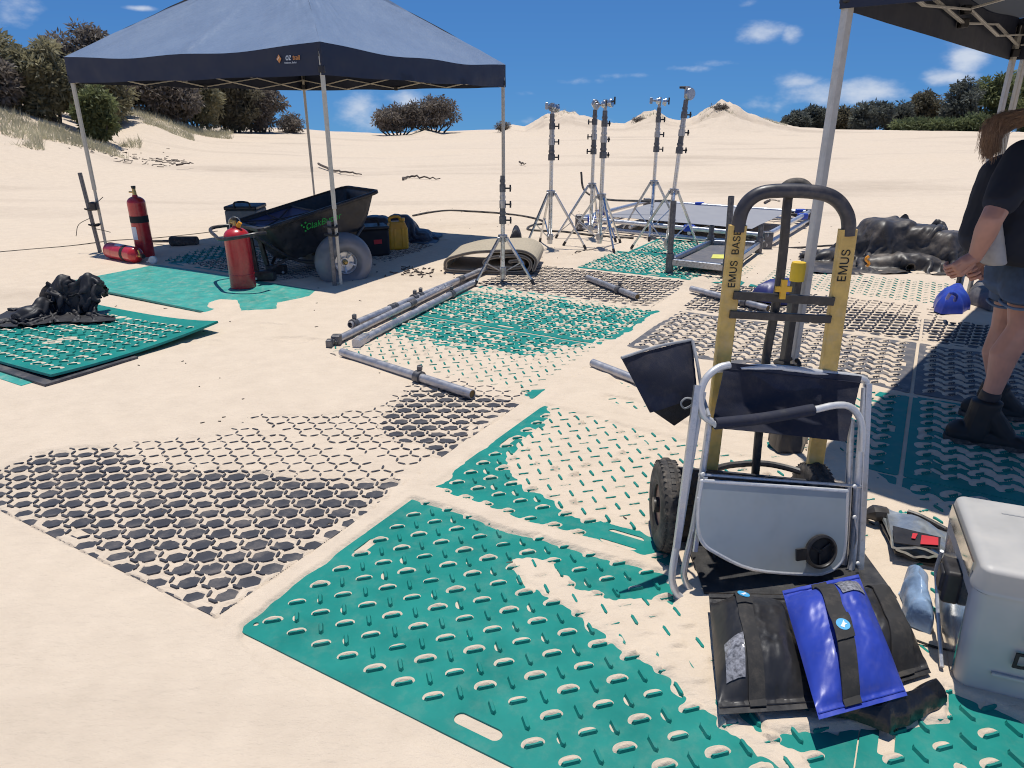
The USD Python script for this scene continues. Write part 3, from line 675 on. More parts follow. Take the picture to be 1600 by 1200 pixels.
# ------------------------------------------------------------------ gazebos
def strip_between(a, b, ztop, zbot, n, wave, seed):
    u = np.linspace(0, 1, n)[:, None]; base = a + (b - a) * u; d = unit((b - a) * [1, 1, 0]); nrm = np.array([d[1], -d[0], 0])
    rows = []
    for k, f in enumerate(np.linspace(0, 1, 6)):
        w = wave * f * fb(u[:, 0] * 9 + seed, f, seed, 1, 3, seed)
        P = base.copy(); P[:, 2] = ztop(u[:, 0]) * (1 - f) + zbot(u[:, 0]) * f; P += nrm * w[:, None]; rows.append(P)
    return np.stack(rows, 1)
def gazebo(label, C, peak_z, eave, drop, frame, group, sag=.10, wr=1.0, tr_up=0.0, scal=1.0, legs=(0, 1, 2, 3), seed=0, feet=None):
    """C: four corner leg positions (x, y) in order; eave: height of canopy corner; drop: valance depth"""
    C = [np.array([*c[:2], 0.0]) for c in C]; mid = sum(C) / 4; base = C[0]
    t = thing('gazebo', label, 'gazebo', (mid[0], mid[1], 0), group)
    gz = [0.0 if feet is None else feet[k] for k in range(4)]
    K = [c + unit(c - mid) * .035 + [0, 0, eave] for c in C]; peak = mid + [0, 0, peak_z]
    faces = []
    na, nb = 121, 60; a = np.linspace(0, 1, na)[:, None]; b = np.linspace(0, 1, nb)[None, :]
    for k in range(4):
        A, B = K[k], K[(k + 1) % 4]
        P = (A + (B - A) * a[..., None]) * (1 - b[..., None]) + peak * b[..., None]
        s = np.sin(np.pi * a) ** 1.0
        P[..., 2] -= sag * s * np.sin(np.pi * np.clip(b * .95 + .05, 0, 1)) ** .8 * (1 - .35 * b) + (.035 + .03 * np.sin(2 * np.pi * a) ** 2) * s * (1 - b) ** 3
        if k == 3: P[..., 2] += .030 * np.exp(-((a - .5) / .016 / (1 + 3 * b))**2) * np.clip((b - .015) * 20, 0, 1) * (1 - b)     # ridge over the side strut
        hip = np.minimum(a, 1 - a)
        pul = fb(a * 30 + k * 9, b * 4 + a * 8, k + seed, 1, 3, 31 + k)
        P[..., 2] += wr * (.030 * pul * np.exp(-hip / .13) * np.sin(np.pi * np.clip(b * 1.05, 0, 1)) + .007 * fb(a * 8, b * 8, k + seed, 1, 4, 41 + k) * s)
        faces.append(gridmesh(P))
    for f in faces:
        if f.face_normals[:, 2].mean() < 0: f.invert()
    part('canopy', cat(faces), SUNLITC, t, 50)
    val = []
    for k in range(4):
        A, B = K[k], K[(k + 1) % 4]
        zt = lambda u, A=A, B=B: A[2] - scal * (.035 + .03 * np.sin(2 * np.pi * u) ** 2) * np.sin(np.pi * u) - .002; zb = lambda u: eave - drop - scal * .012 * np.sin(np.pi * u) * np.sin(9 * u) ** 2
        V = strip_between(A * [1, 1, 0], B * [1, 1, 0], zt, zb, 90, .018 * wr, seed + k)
        val.append(part('valance', slab(V, .002), SHADEDV, t, 40))
    # corner caps
    for k in range(4):
        part('corner_cap', rbox(C[k] + [-.022, -.022, eave - .12], C[k] + [.022, .022, eave - .05], .008), BLKPL, t)
    for k in legs:
        lw = .030; z0 = gz[k]
        leg = part('leg', cat([square(C[k] + [0, 0, .75], C[k] + [0, 0, eave - .06], .040, up=(1, .3, 0)), square(C[k] + [0, 0, z0 + .01], C[k] + [0, 0, .78], lw, up=(1, .3, 0))]), frame, t)
        part('foot_plate', boxm(C[k] + [-.05, -.05, z0], C[k] + [.05, .05, z0 + .008]), frame, leg)
        part('slider', rbox(C[k] + [-.030, -.030, eave - drop + .02 ], C[k] + [.030, .030, eave - drop + .08], .008), BLKPL, leg)
    zl, zh = eave - drop + .006 + tr_up, eave - .13
    for k in range(4):
        A, B = C[k], C[(k + 1) % 4]; n = unit((A + B) / 2 - mid) * .010
        q = lambda f, z, o=1: A + (B - A) * f + n * (o - 2.5) + [0, 0, z]
        bars = [square(q(.01, zl), q(.25, zh), .022, .012), square(q(.01, zh, -1), q(.25, zl, -1), .022, .012), square(q(.25, zh), q(.5, zl), .022, .012), square(q(.25, zl, -1), q(.5, zh, -1), .022, .012),
                square(q(.99, zl), q(.75, zh), .022, .012), square(q(.99, zh, -1), q(.75, zl, -1), .022, .012), square(q(.75, zh), q(.5, zl), .022, .012), square(q(.75, zl, -1), q(.5, zh, -1), .022, .012)]
        tr = part('truss', cat(bars), frame, t)
        for z in (zl, zh): part('knuckle', rbox(q(.5, z) - .026, q(.5, z) + .026, .01), BLKPL, tr)
        # struts to the hub
        m_ = q(.5, zh); part('roof_strut', cat([square(m_, m_ * .5 + (mid + [0, 0, eave + .25]) * .5, .022, .012), square(m_ * .5 + (mid + [0, 0, eave + .25]) * .5, mid + [0, 0, eave - .05], .022, .012)]), frame, t)
    part('hub', rbox(mid + [-.05, -.05, eave - .12], mid + [.05, .05, eave + .02], .02), BLKPL, t)
    part('centre_pole', cyl(mid + [0, 0, eave - .05], mid + [0, 0, peak_z - .05], .018), frame, t)
    return t, K, C, val
F1, L1, R1, B1 = g(533, 447), g(168, 395), g(787, 368), g(495, 345)
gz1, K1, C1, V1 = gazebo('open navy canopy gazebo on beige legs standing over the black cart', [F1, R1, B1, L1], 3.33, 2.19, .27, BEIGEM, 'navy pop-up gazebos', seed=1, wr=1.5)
# maker's mark printed on the left front valance
d = unit((L1 - F1) * [1, 1, 0]); nrm = np.array([d[1], -d[0], 0]); nrm = nrm if nrm @ F1 < 0 else -nrm
ex = -d; ez = np.array([0, 0, 1.0]); pp = V1[3]
A = K1[0]; wp = lambda along, z: np.array([*(A + d * along)[:2], 0]) + nrm * .012 + ez * z
part('logo_emblem', sheet_on(Polygon([(0, .036), (.03, 0), (0, -.036), (-.03, 0)]), wp(.50, 2.065), ex, ez, .001), ORTXT, pp, False)
part('logo_emblem_stripe', sheet_on(Polygon([(-.024, -.004), (.004, .022), (.010, .015), (-.017, -.012)]), wp(.50, 2.065) + nrm * .002, ex, ez, .001), M('pale_orange_print', (.72, .50, .36), .6), pp, False)
part('lettering', lettering('OZ', .036, wp(.385, 2.052), ex, ez, .001, True, True, .15), LOGOW, pp, False)
part('lettering', lettering('trail', .036, wp(.288, 2.052), ex, ez, .001, True, True, .15), ORTXT, pp, False)
part('lettering', lettering('Outdoors. Better.', .014, wp(.36, 2.024), ex, ez, .001, False), LOGOW, pp, False)

P1, P2 = np.array([1.41, 3.334, 0]), np.array([4.10, 6.348, 0]); d12 = unit(P2 - P1); pr = np.array([d12[1], -d12[0], 0])
P3, P4 = P1 + pr * 3.5, P2 + pr * 3.5
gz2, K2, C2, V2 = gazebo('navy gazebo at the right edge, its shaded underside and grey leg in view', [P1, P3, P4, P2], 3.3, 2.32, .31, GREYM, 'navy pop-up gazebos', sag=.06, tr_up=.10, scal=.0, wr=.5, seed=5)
# a second leg standing right beside the far leg
l2 = P2 + np.array([.13, .06, 0])
t = thing('spare_pole', 'beige pole standing right beside the far gazebo leg behind the person', 'pole', l2)
part('pole', cat([square(l2 + [0, 0, .02], l2 + [0, 0, 1.0], .032, up=(1, .3, 0)), square(l2 + [0, 0, .95], l2 + [0, 0, 2.2], .042, up=(1, .3, 0))]), BEIGEM, t)
part('foot_plate', boxm(l2 + [-.045, -.045, .012], l2 + [.045, .045, .022]), BEIGEM, t)
part('pole_cap', rbox(l2 + [-.03, -.03, 2.19], l2 + [.03, .03, 2.24], .01), BLKPL, t)

def strapped_bar(name, label, a, b, w, mat, straps, cat_='bar'):
    t = thing(name, label, cat_, (a[0], a[1], 0))
    part('bar', square(a, b, w, w * .7, up=(1, .2, 0)), mat, t)
    for s in straps:
        c = a + (b - a) * s; part('strap', tube([c + np.array([math.cos(x) * (w * .9 + .012) + .014, math.sin(x) * (w * .8 + .01), .006 * math.sin(2 * x)]) for x in np.linspace(0, 2 * np.pi, 13)[:-1]], .011, 6, 2, True), WEB, t)
    return t
a = L1 + np.array([-.06, -.05, .02]); b = a + np.array([-.045, 0, .93])
tb = strapped_bar('steel_stake', 'dark steel stake strapped upright to the far left gazebo leg', a, b, .05, DKSTEEL, (.55, .35), 'stake')
part('clamp', rbox(a + [.015, -.07, .50], a + [.10, .01, .60], .02), BLKPL, tb)
for k, pts in enumerate(([(0, 0, .55), (.12, -.05, .60), (.21, -.07, .66)], [(0, 0, .42), (-.15, -.06, .34), (-.22, -.05, .20)], [(0, 0, .28), (.15, -.05, .26), (.22, -.08, .25)])):
    part('cord', tube([a + np.array(p) for p in pts], .004, 6, 5), WEB, tb)
a = F1 + np.array([-.055, -.03, .0]); b = a + np.array([0, 0, .64])
strapped_bar('steel_stake', 'black steel stake strapped to the front gazebo leg beside the grey wheel', a, b, .055, DKSTEEL, (.92, .80), 'stake')
a = P1 + np.array([-.062, -.035, 0]); b = a + np.array([0, 0, .90])
t = strapped_bar('steel_stake', 'black post with bright yellow cap beside the grey gazebo leg', a, b, .050, BLKMET, (.5,), 'stake')
part('cap', lathe([[0, 0], [.033, 0], [.034, .075], [.031, .088], [0, .09]], b - [0, 0, .04], n=20), YELLOWP, t)
a = P2 + np.array([-.045, -.03, 0]); b = a + np.array([0, 0, .95])
strapped_bar('steel_stake', 'black stake strapped to the gazebo leg behind the hands of the person', a, b, .036, BLKMET, (.35, .75), 'stake')

# ------------------------------------------------------------------ gas cylinders
def gas_cylinder(label, base, axis, R, H, valve, band=True, lab=True, facing=(0, -1, 0), group='red gas cylinders under the gazebo'):
    axis = unit(axis); base = np.array(base, float); t = thing('gas_cylinder', label, 'gas cylinder', base, group)
    p = lambda h: base + axis * h; Mx = lambda prof: lathe(prof, base, axis, 36)
    sh = H * .86; dome = [[R * math.cos(x), sh + R * .75 * math.sin(x)] for x in np.linspace(0, 1.25, 9)]
    body = part('body', Mx([[0, 0], [R * .9, 0], [R, .015], [R, H * .22], [R * 1.02, H * .225], [R * 1.02, H * .235], [R, H * .24]] + dome + [[.03, sh + R * .78], [.026, sh + R * .9], [0, sh + R * .9]]), RED, t, 40)
    part('foot_ring', Mx([[R * 1.012, .0], [R * 1.018, .02], [R * 1.012, H * .03], [R * .98, H * .03], [R * .98, 0], [R * 1.012, 0]]), RED, t, 40)
    if band: part('black_band', Mx([[R * 1.003, H * .56], [R * 1.006, H * .565], [R * 1.006, H * .66], [R * 1.003, H * .665]]), INK, body, 40)
    if lab:
        f = unit(np.array(facing) - axis * np.dot(facing, axis)); s = np.cross(axis, f); V = []
        for hh in np.linspace(H * .30, H * .50, 4): V.append([p(hh) + (f * math.cos(x) + s * math.sin(x)) * (R * 1.006) for x in np.linspace(-.95, -.05, 9)])
        part('label_sticker', slab(np.array(V), .001), WHITE, body, 40)
    top = p(sh + R * .88)
    v = part('valve', cyl(top, top + axis * valve, .024, .018, 12), BRASS, t, 30)
    sd = unit(np.cross(axis, [0.3, 1, .2])); part('valve_outlet', cyl(top + axis * valve * .45, top + axis * valve * .45 + sd * .07, .010, n=10), BRASS, v)
    part('valve_wheel', cyl(top + axis * valve, top + axis * (valve + .03), .022, .026, 10), BLKPL, v)
    return t
gas_cylinder('red gas cylinder standing upright by the far left gazebo leg, with white label', g(229, 404) * [1, 1, 0] + [0, 0, .015], (0, 0, 1), .098, .73, .07)
a, b = g(172, 402), g(232, 414); ax = unit(b - a)
gas_cylinder('red gas cylinder lying on the sand at the foot of the gazebo leg', g(176, 405) * [1, 1, 0] + [0, 0, .105], ax * [1, 1, 0], .092, .60, .06, facing=(0, -.6, .8))
t = gas_cylinder('red gas cylinder nearest the cart handle, standing on the smooth teal sheet', g(381, 451) * [1, 1, 0] + [0, 0, .022], (0, 0, 1), .118, .56, .05, band=False, lab=False)
c = g(381, 451); part('valve_guard', tube([c + np.array(p) for p in ((-.05, 0, .57), (-.05, .0, .66), (0, 0, .685), (.05, 0, .66), (.045, 0, .57))], .005, 8, 4), STEEL, t)
part('valve_knob', cyl(c + [.03, -.02, .60], c + [.06, -.02, .64], .02, n=10), ORANGE, t)
c = g(240, 413) + [.02, -.02, .05]
t = single('pressure_gauge', cat([lathe([[0, 0], [.04, 0], [.046, .01], [.046, .03], [.038, .04], [0, .042]], c, (.1, -.95, .3), 20), cyl(c, c + np.array([-.09, .02, -.02]), .012)]), WHITE, 'small white gauge at the valve of the lying cylinder', 'gauge')

# black mallet lying on the sand
a, b = g(268, 386) * [1, 1, 0] + [0, 0, .075], g(310, 386) * [1, 1, 0] + [0, 0, .075]
t = thing('rubber_mallet', 'black rubber mallet lying on sand beside the upright red cylinder', 'mallet', a * [1, 1, 0])
part('head', lathe([[0, 0], [.055, 0], [.062, .01], [.062, np.linalg.norm(b - a) - .01], [.055, np.linalg.norm(b - a)], [0, np.linalg.norm(b - a)]], a, b - a, 24), BLKRUB, t)
part('handle', cyl(a + (b - a) * .05, g(240, 383) * [1, 1, 0] + [0, 0, .05], .017), BLKRUB, t)

# ------------------------------------------------------------------ garden cart
def cart():
    nl, nr = aty(405, 358, 6.92), aty(592, 297, 7.84)
    ex = unit(nr - nl); w2 = unit(np.array([ex[1], -ex[0], 0]) * [1, 1, 0]); ey = -unit(w2)      # ey points to the far side
    ez = np.cross(ex, ey); L = np.linalg.norm(nr - nl); W = .70; D = .43
    q = lambda x, y, z: nl + ex * x * L + ey * y * W + ez * z
    base = g(520, 440) * [1, 1, 0]
    t = thing('garden_cart', 'black dump cart with deep tub and grey balloon wheel under the gazebo', 'cart', base)
    def ring(x0, x1, y0, y1, z, r=.05, n=6):
        P = []
        for cx, cy, a0 in ((x1, y0, -90), (x1, y1, 0), (x0, y1, 90), (x0, y0, 180)):
            for a in np.linspace(a0, a0 + 90, n):
                rx, ry = r / L, r / W
                P.append(q(cx + (math.cos(math.radians(a)) - (1 if cx == x1 else -1)) * rx, cy + (math.sin(math.radians(a)) - (1 if cy == y1 else -1)) * ry, z))
        return np.array(P)
    rings = [ring(.0, 1.0, 0, 1, -.035, .07), ring(-.008, 1.008, -.012, 1.012, -.03, .07), ring(-.008, 1.008, -.012, 1.012, 0, .07), ring(.02, .98, .03, .97, .002, .07), ring(.045, .955, .055, .945, -.02, .08),
             ring(.12, .90, .13, .87, -D * .55, .10), ring(.19, .80, .20, .80, -D + .02, .12), ring(.30, .70, .32, .68, -D + .018, .08)]
    outer = [ring(.03, .975, .035, .965, -.034, .08), ring(.10, .915, .10, .90, -D * .55, .10), ring(.17, .82, .17, .83, -D, .12), ring(.30, .70, .32, .68, -D, .08)]
    V = np.stack(outer[::-1] + rings); V = np.concatenate([V, V[:, :1]], 1); m = gridmesh(V)
    n = len(ring(0, 1, 0, 1, 0))
    caps = []
    for z in (-D + .018, -D): 
        rr_ = ring(.30, .70, .32, .68, z, .08); caps.append(trimesh.Trimesh(np.vstack([rr_, rr_.mean(0)]), [[i, (i + 1) % n, n] for i in range(n)], process=False))
    tub = part('tub', cat([m] + caps), TUB, t, 35)
    for yy in (-.012, 1.012): part('rim_bead', tube([q(.03, yy, -.012), q(.97, yy, -.012)], .014, 8), TUB, tub)
    # print on the near side
    n_ = unit(np.cross(q(.9, .10, -D * .55) - q(.1, .10, -D * .55), q(.1, .035, -.034) - q(.1, .10, -D * .55))); n_ = n_ if n_ @ ey < 0 else -n_
    P = q(.49, .062, -.16) + n_ * .012; up = unit(q(.5, .035, -.034) - q(.5, .10, -D * .55))
    part('lettering', lettering('ClakBuoor', .062, P, ex, up, .001, False, True, .25), GREENTXT, tub, False)
    for k, (xx, zz) in enumerate(((-.20, .05), (-.225, .01), (-.215, -.035), (-.245, .035), (-.19, -.01))):
        part('printed_spot', lathe([[0, 0], [.010, 0], [.010, .001], [0, .001]], P + ex * xx + up * (zz + .03), n_, 10), GREENTXT, tub, False)
    # blue sheet stretched inside the low end, crossed by cords
    sh = np.array([[q(.05 + .42 * i / 8, .10 + .80 * j / 6, -.03 - .05 * math.sin(math.pi * i / 8) * math.sin(math.pi * j / 6)) for j in range(7)] for i in range(9)])
    b = part('blue_cover', slab(sh, .004), BLUETARP, t, 40)
    for A_, B_ in (((.06, .12), (.46, .88)), ((.46, .12), (.06, .88)), ((.26, .10), (.26, .90))):
        part('cord', tube([q(*A_, -.018), q(*((np.array(A_) + B_) / 2), -.045), q(*B_, -.018)], .006, 6, 5), WEB, b)
    part('cover_edge', tube([q(.05, .1, -.024), q(.47, .1, -.024), q(.47, .9, -.024), q(.05, .9, -.024)], .013, 8, 0, True), BLKPL, b)
    # frame, handle, legs
    part('handle', tube([aty(415, 364, 6.74), aty(397, 366, 6.62), aty(372, 371, 6.58), aty(345, 374, 6.62), aty(337, 369, 6.75), aty(329, 361, 7.0), aty(332, 356, 7.12), aty(350, 353, 7.22), aty(378, 351, 7.3), aty(400, 350, 7.35)], .017, 10, 4), BLKMET, t)
    wc = aty(537, 408, 7.16)
    axd = -ey * 1.0; axd = unit(np.array([axd[0] * .55, axd[1], 0]))
    far = wc - axd * .78
    part('axle', cyl(wc, far, .018), BLKMET, t)
    for s, off in ((0, .16), (1, .62)):
        o = wc - axd * off
        part('frame_rail', tube([aty(400, 372, 6.78) - axd * off * .8, q(.25, .2 + .6 * s, -D - .03), o + [0, 0, .02], q(.85, .2 + .6 * s, -D * .8)], .018, 8, 5), BLKMET, t)
        f0 = g(404 + 18 * s, 441 - 10 * s)
        part('leg', cat([square(f0 + [0, 0, .03], aty(391 + 14 * s, 372, f0[1]), .045, up=(0, 1, 0)), square(f0 + [.0, 0, .06], q(.22, .2 + .5 * s, -D + .04), .03, up=(0, 1, 0))]), BLKMET, t)
        part('foot', rbox(f0 + [-.03, -.05, .02], f0 + [.18, .05, .12], .02), BLKMET, t)
        part('bolt', lathe([[0, 0], [.014, 0], [.012, .012], [0, .014]], f0 + [.16 * s, -.052, .05], (0, -1, 0), 10), ALU, t)
    for c, nm in ((wc, 0), (far, 1)):
        w = [[.10, -.06], [.12, -.085]] + [[.185 + .105 * math.cos(x), .135 * math.sin(x)] for x in np.linspace(-1.9, 1.9, 22)] + [[.12, .085], [.10, .06], [.10, -.06]]
        tm = lathe(w, c, axd, 48); ty = part('wheel', tm, GREYT, t, 50)
        part('hub_disc', lathe([[0, .04], [.03, .055], [.045, .055], [.05, .03], [.095, .035], [.108, .088], [.112, .092], [.116, .088], [.116, .05], [.11, -.06], [0, -.06]], c, axd, 32), ALU, ty, 30)
        part('axle_nut', lathe([[0, .05], [.026, .05], [.026, .085], [.014, .09], [0, .092]], c, axd, 6), BRASS, ty, False)
        e1 = unit(np.cross(axd, [0, 0, 1.0])); e2 = np.cross(axd, e1)
        for k in range(5):
            a = 2 * np.pi * k / 5 + .3; dv = e1 * math.cos(a) + e2 * math.sin(a)
            part('spoke', square(c + axd * .05 + dv * .04, c + axd * .082 + dv * .105, .016, .008, up=axd), ALU, ty)
    return t
cart()

# grey equipment case behind the cart
c = g(378, 388)
t = thing('equipment_case', 'grey case with black top standing behind the low end of the cart', 'case', c * [1, 1, 0])
part('body', rbox(c + [-.16, 0, .02], c + [.24, .4, .47], .02), M('dull_grey_case', (.16, .16, .15), .6, nscale=12, dust=.2), t)
part('lid', rbox(c + [-.165, -.005, .47], c + [.245, .405, .52], .018), BLKPL, t); part('handle', tube([c + np.array(p) for p in ((-.02, -.01, .50), (.0, -.03, .57), (.16, -.03, .57), (.18, -.01, .50))], .012, 8, 4), BLKPL, t)
part('side_panel', boxm(c + [-.10, -.012, .10], c + [.02, .001, .36]), BRASS, t)

# tool bag, jerry can, tarp
c = g(578, 404)
t = thing('tool_bag', 'black square tool bag with red label beside the balloon wheel', 'bag', c * [1, 1, 0])
cr = unit([.93, .36, 0]); cd_ = np.array([-cr[1], cr[0], 0]); T = np.eye(4); T[:3, 0], T[:3, 1], T[:3, 3] = cr, cd_, c * [1, 1, 0]
def put(m): m = m.copy(); m.apply_transform(T); return m
part('body', put(rbox([-.22, 0, .015], [.25, .32, .34], .035)), M('black_bag_cloth', (.012, .012, .015), .85, bump=.001, bscale=400), t)
part('label_patch', put(boxm([.06, -.004, .165], [.155, .004, .215])), REDF, t); part('flap', put(rbox([-.225, -.006, .33], [.255, .325, .365], .016)), BLKPL, t)
part('handle', put(tube([(-.12, .16, .36), (-.10, .16, .42), (0.02, .16, .44), (.14, .16, .42), (.16, .16, .36)], .014, 8, 4)), WEB, t)
c = g(622, 391)
t = thing('jerry_can', 'amber yellow plastic jerry can standing beside the black tool bag', 'jerry can', c * [1, 1, 0])
T[:3, 3] = c * [1, 1, 0]
bd = m3.Manifold.hull_points(np.vstack([np.array(rbox([-.125, -.09, .012], [.125, .09, .30], .035).vertices), np.array(rbox([-.10, -.07, .30], [.10, .07, .36], .03).vertices)]))
part('body', put(trimesh.Trimesh(*[np.array(x) for x in (bd.to_mesh().vert_properties[:, :3], bd.to_mesh().tri_verts)])), AMBER, t)
part('handle', put(tube([(-.085, 0, .35), (-.08, 0, .405), (.03, 0, .41), (.05, 0, .35)], .018, 10, 4)), AMBER, t)
part('cap', put(lathe([[0, 0], [.03, 0], [.03, .04], [0, .042]], (.075, 0, .355))), AMBER, t)
for s in (-1, 1): part('moulded_rib', put(rbox([s * .05 - .012, -.094, .05], [s * .05 + .012, -.082, .28], .005)), AMBER, t)

def blob(label, name, cat_, outline, H, mat, seed, folds=.35, n=110, power=.5, base_z=.015, wrk=1.0, shape=None, ridge=None):
    """a sheet of cloth or plastic draped over something lumpy: outline is a polygon (world xy)"""
    P = np.asarray(outline, float)[:, :2]; lo, hi = P.min(0) - .04, P.max(0) + .04
    k = max(hi - lo); nx, ny = int(n * (hi[0] - lo[0]) / k) + 8, int(n * (hi[1] - lo[1]) / k) + 8
    x, y = np.meshgrid(np.linspace(lo[0], hi[0], nx), np.linspace(lo[1], hi[1], ny), indexing='ij'); XY = np.stack([x.ravel(), y.ravel()], -1)
    d = sdist(XY, P).reshape(x.shape) + .03 * fb(x, y, seed, 6, 3, seed); R = max(d.max(), 1e-3)
    hgt = H * (1 - (1 - np.clip(d / R, 0, 1))**2) ** power
    if shape is not None: hgt = shape(x, y, hgt, d)
    fold = 1 - np.abs(fb(x + .25 * fb(x, y, 0, 3, 2, seed + 7), y, seed, 3.2, 3, seed + 3)) * 2.2
    cre = 1 - np.abs(fb(x, y, seed, 9, 3, seed + 4)) * 2
    z = base_z + hgt * (1 + folds * .35 * fb(x, y, seed, 2.3, 3, seed + 2)) + wrk * np.clip(d / .05, 0, 1) * (.045 * folds * np.clip(fold, 0, 1) + .020 * folds * np.clip(cre, -.5, 1))
    gx, gy = np.gradient(d, x[1, 0] - x[0, 0], y[0, 1] - y[0, 0]); gn = np.maximum(gx**2 + gy**2, .3); cell = x[1, 0] - x[0, 0]
    m = gridmesh(np.stack([x, y, z], -1)); m.update_faces((d.ravel()[m.faces] > -cell * .75).all(1))
    e = np.sort(m.edges, axis=1); eu, ec = np.unique(e, axis=0, return_counts=True); bi = np.unique(eu[ec == 1]); v = np.array(m.vertices)
    dd, ggx, ggy, ggn = d.ravel()[bi], gx.ravel()[bi], gy.ravel()[bi], gn.ravel()[bi]
    v[bi, 0] -= dd * ggx / ggn; v[bi, 1] -= dd * ggy / ggn; v[bi, 2] = base_z + .004 + .006 * np.clip(fb(v[bi, 0], v[bi, 1], seed, 12, 2, seed), 0, 1)
    m.vertices = v; m.remove_unreferenced_vertices()
    # give the sheet a hem and a thickness
    b = m.copy(); b.vertices = np.array(b.vertices) - np.array(m.vertex_normals) * .004; b.invert()
    return single(name, cat([m, b]), mat, label, cat_, smooth=True)
pt = lambda *px: np.array([g(u, v)[:2] for u, v in px])
def drape(label, name, cat_, c, ex, L, W, nx, ny, under, mat, seed, gather=.8, steps=260, stiff=.6, drop=.25, thick=.004, crease=.010, cs=6.0, fric=.6):
    """a real sheet (L x W m) let fall, gathered, over the lumps 'under(x, y)': position-based cloth with contact and friction"""
    rng = np.random.default_rng(seed); ex = unit(np.array([*ex, 0.0])); ey = np.array([-ex[1], ex[0], 0])
    u, v = np.meshgrid(np.linspace(-.5, .5, nx), np.linspace(-.5, .5, ny), indexing='ij'); lx, ly = L / (nx - 1), W / (ny - 1)
    gx = gather * (1 + .12 * fb(u * 3, v * 3, 0, 1, 2, seed)); P = np.array([*c[:2], 0.0]) + (u * L * gx)[..., None] * ex + (v * W * gx)[..., None] * ey
    P[..., 2] = under(P[..., 0], P[..., 1]) + drop * .3 + .10 * fb(u * 6, v * 6, 0, 1, 3, seed + 1) + .05; V = np.zeros_like(P); dt = 1 / 60
    def rel(P, a, b, rest, k):
        d = P[b] - P[a]; ln = np.linalg.norm(d, axis=-1, keepdims=True); q_ = d * (.5 * k * (1 - rest / np.maximum(ln, 1e-6))); P[a] += q_; P[b] -= q_
    S = np.s_
    for st in range(steps):
        V[..., 2] -= 9.8 * dt; V *= .965; Q = P + V * dt
        for it in range(5):
            for st_, k in ((1, 1.0), (2, stiff * .35)):                       # stretch, then bend
                n2 = 2 * st_
                for p in range(n2):
                    if p < st_ or True:
                        i = np.arange(p, nx - st_, n2)
                        if len(i): rel(Q, S[i], S[i + st_], lx * st_, k)
                        j = np.arange(p, ny - st_, n2)
                        if len(j): rel(Q, (S[:], j), (S[:], j + st_), ly * st_, k)
            dg = math.hypot(lx, ly)
            for p in range(2):
                i = np.arange(p, nx - 1, 2)
                rel(Q, np.ix_(i, np.arange(0, ny - 1)), np.ix_(i + 1, np.arange(1, ny)), dg, .35); rel(Q, np.ix_(i + 1, np.arange(0, ny - 1)), np.ix_(i, np.arange(1, ny)), dg, .35)
            h = under(Q[..., 0], Q[..., 1]) + .004; hit = Q[..., 2] < h
            Q[..., 2] = np.where(hit, h, Q[..., 2]); Q[..., :2] = np.where(hit[..., None], P[..., :2] * fric + Q[..., :2] * (1 - fric), Q[..., :2])
        V = (Q - P) / dt; P = Q
    # one smoothing refinement so that folds read as cloth
    from scipy.ndimage import zoom
    G = np.stack([zoom(P[..., k], 2, order=3, mode='nearest') for k in range(3)], -1); m = gridmesh(G)
    uu, vv = np.meshgrid(np.linspace(0, L, G.shape[0]), np.linspace(0, W, G.shape[1]), indexing='ij'); wu, wv = uu + .10 * fb(uu, vv, 0, 3, 3, seed + 3), vv + .10 * fb(uu, vv, 4, 3, 3, seed + 4)
    cr = (1 - np.abs(fb(wu, wv * .7, 0, cs, 2, seed + 5)) * 3.0) + .5 * (1 - np.abs(fb(wu * .6 + wv, wv - wu, 0, cs * 1.7, 2, seed + 6)) * 3.0)
    G = G + np.array(m.vertex_normals).reshape(G.shape) * (crease * np.clip(cr, -.8, 1.5))[..., None] * (1 if m.face_normals[:, 2].mean() > 0 else -1); G[..., 2] = np.maximum(G[..., 2], under(G[..., 0], G[..., 1]) * .0 + .012)
    m = gridmesh(G)
    if m.face_normals[:, 2].mean() < 0: m.invert()
    b = m.copy(); b.vertices = np.array(m.vertices) - np.array(m.vertex_normals) * thick; b.invert()
    return single(name, cat([m, b]), mat, label, cat_, smooth=True)
def lump(x, y, px, py, H, a, b, ang=0.0, pw=3.0):
    c_, s_ = math.cos(ang), math.sin(ang); dx, dy = x - px, y - py; r = (np.abs((dx * c_ + dy * s_) / a)**pw + np.abs((-dx * s_ + dy * c_) / b)**pw); return H * np.clip(1 - r, 0, 1) ** .4
def tarp_under(x, y):
    h = np.full(np.shape(x), .015)
    for px, v_, H, a, b in ((585, 380, .34, .26, .2), (625, 378, .34, .22, .2), (650, 378, .14, .2, .18)):
        c = g(px, v_); h = np.maximum(h, lump(x, y, c[0], c[1] + .12, H, a, b))
    return h
c = g(620, 378); drape('dark blue-black tarp heaped behind the tool bag and yellow can', 'tarp', 'tarp', c + [0, .14, 0], (1, 0), 1.35, .95, 56, 40, tarp_under, M('blue_black_tarp', (.022, .028, .045), .38, nscale=6, namt=.3, bump=.003, bscale=30, dust=.06), 21, gather=.80)

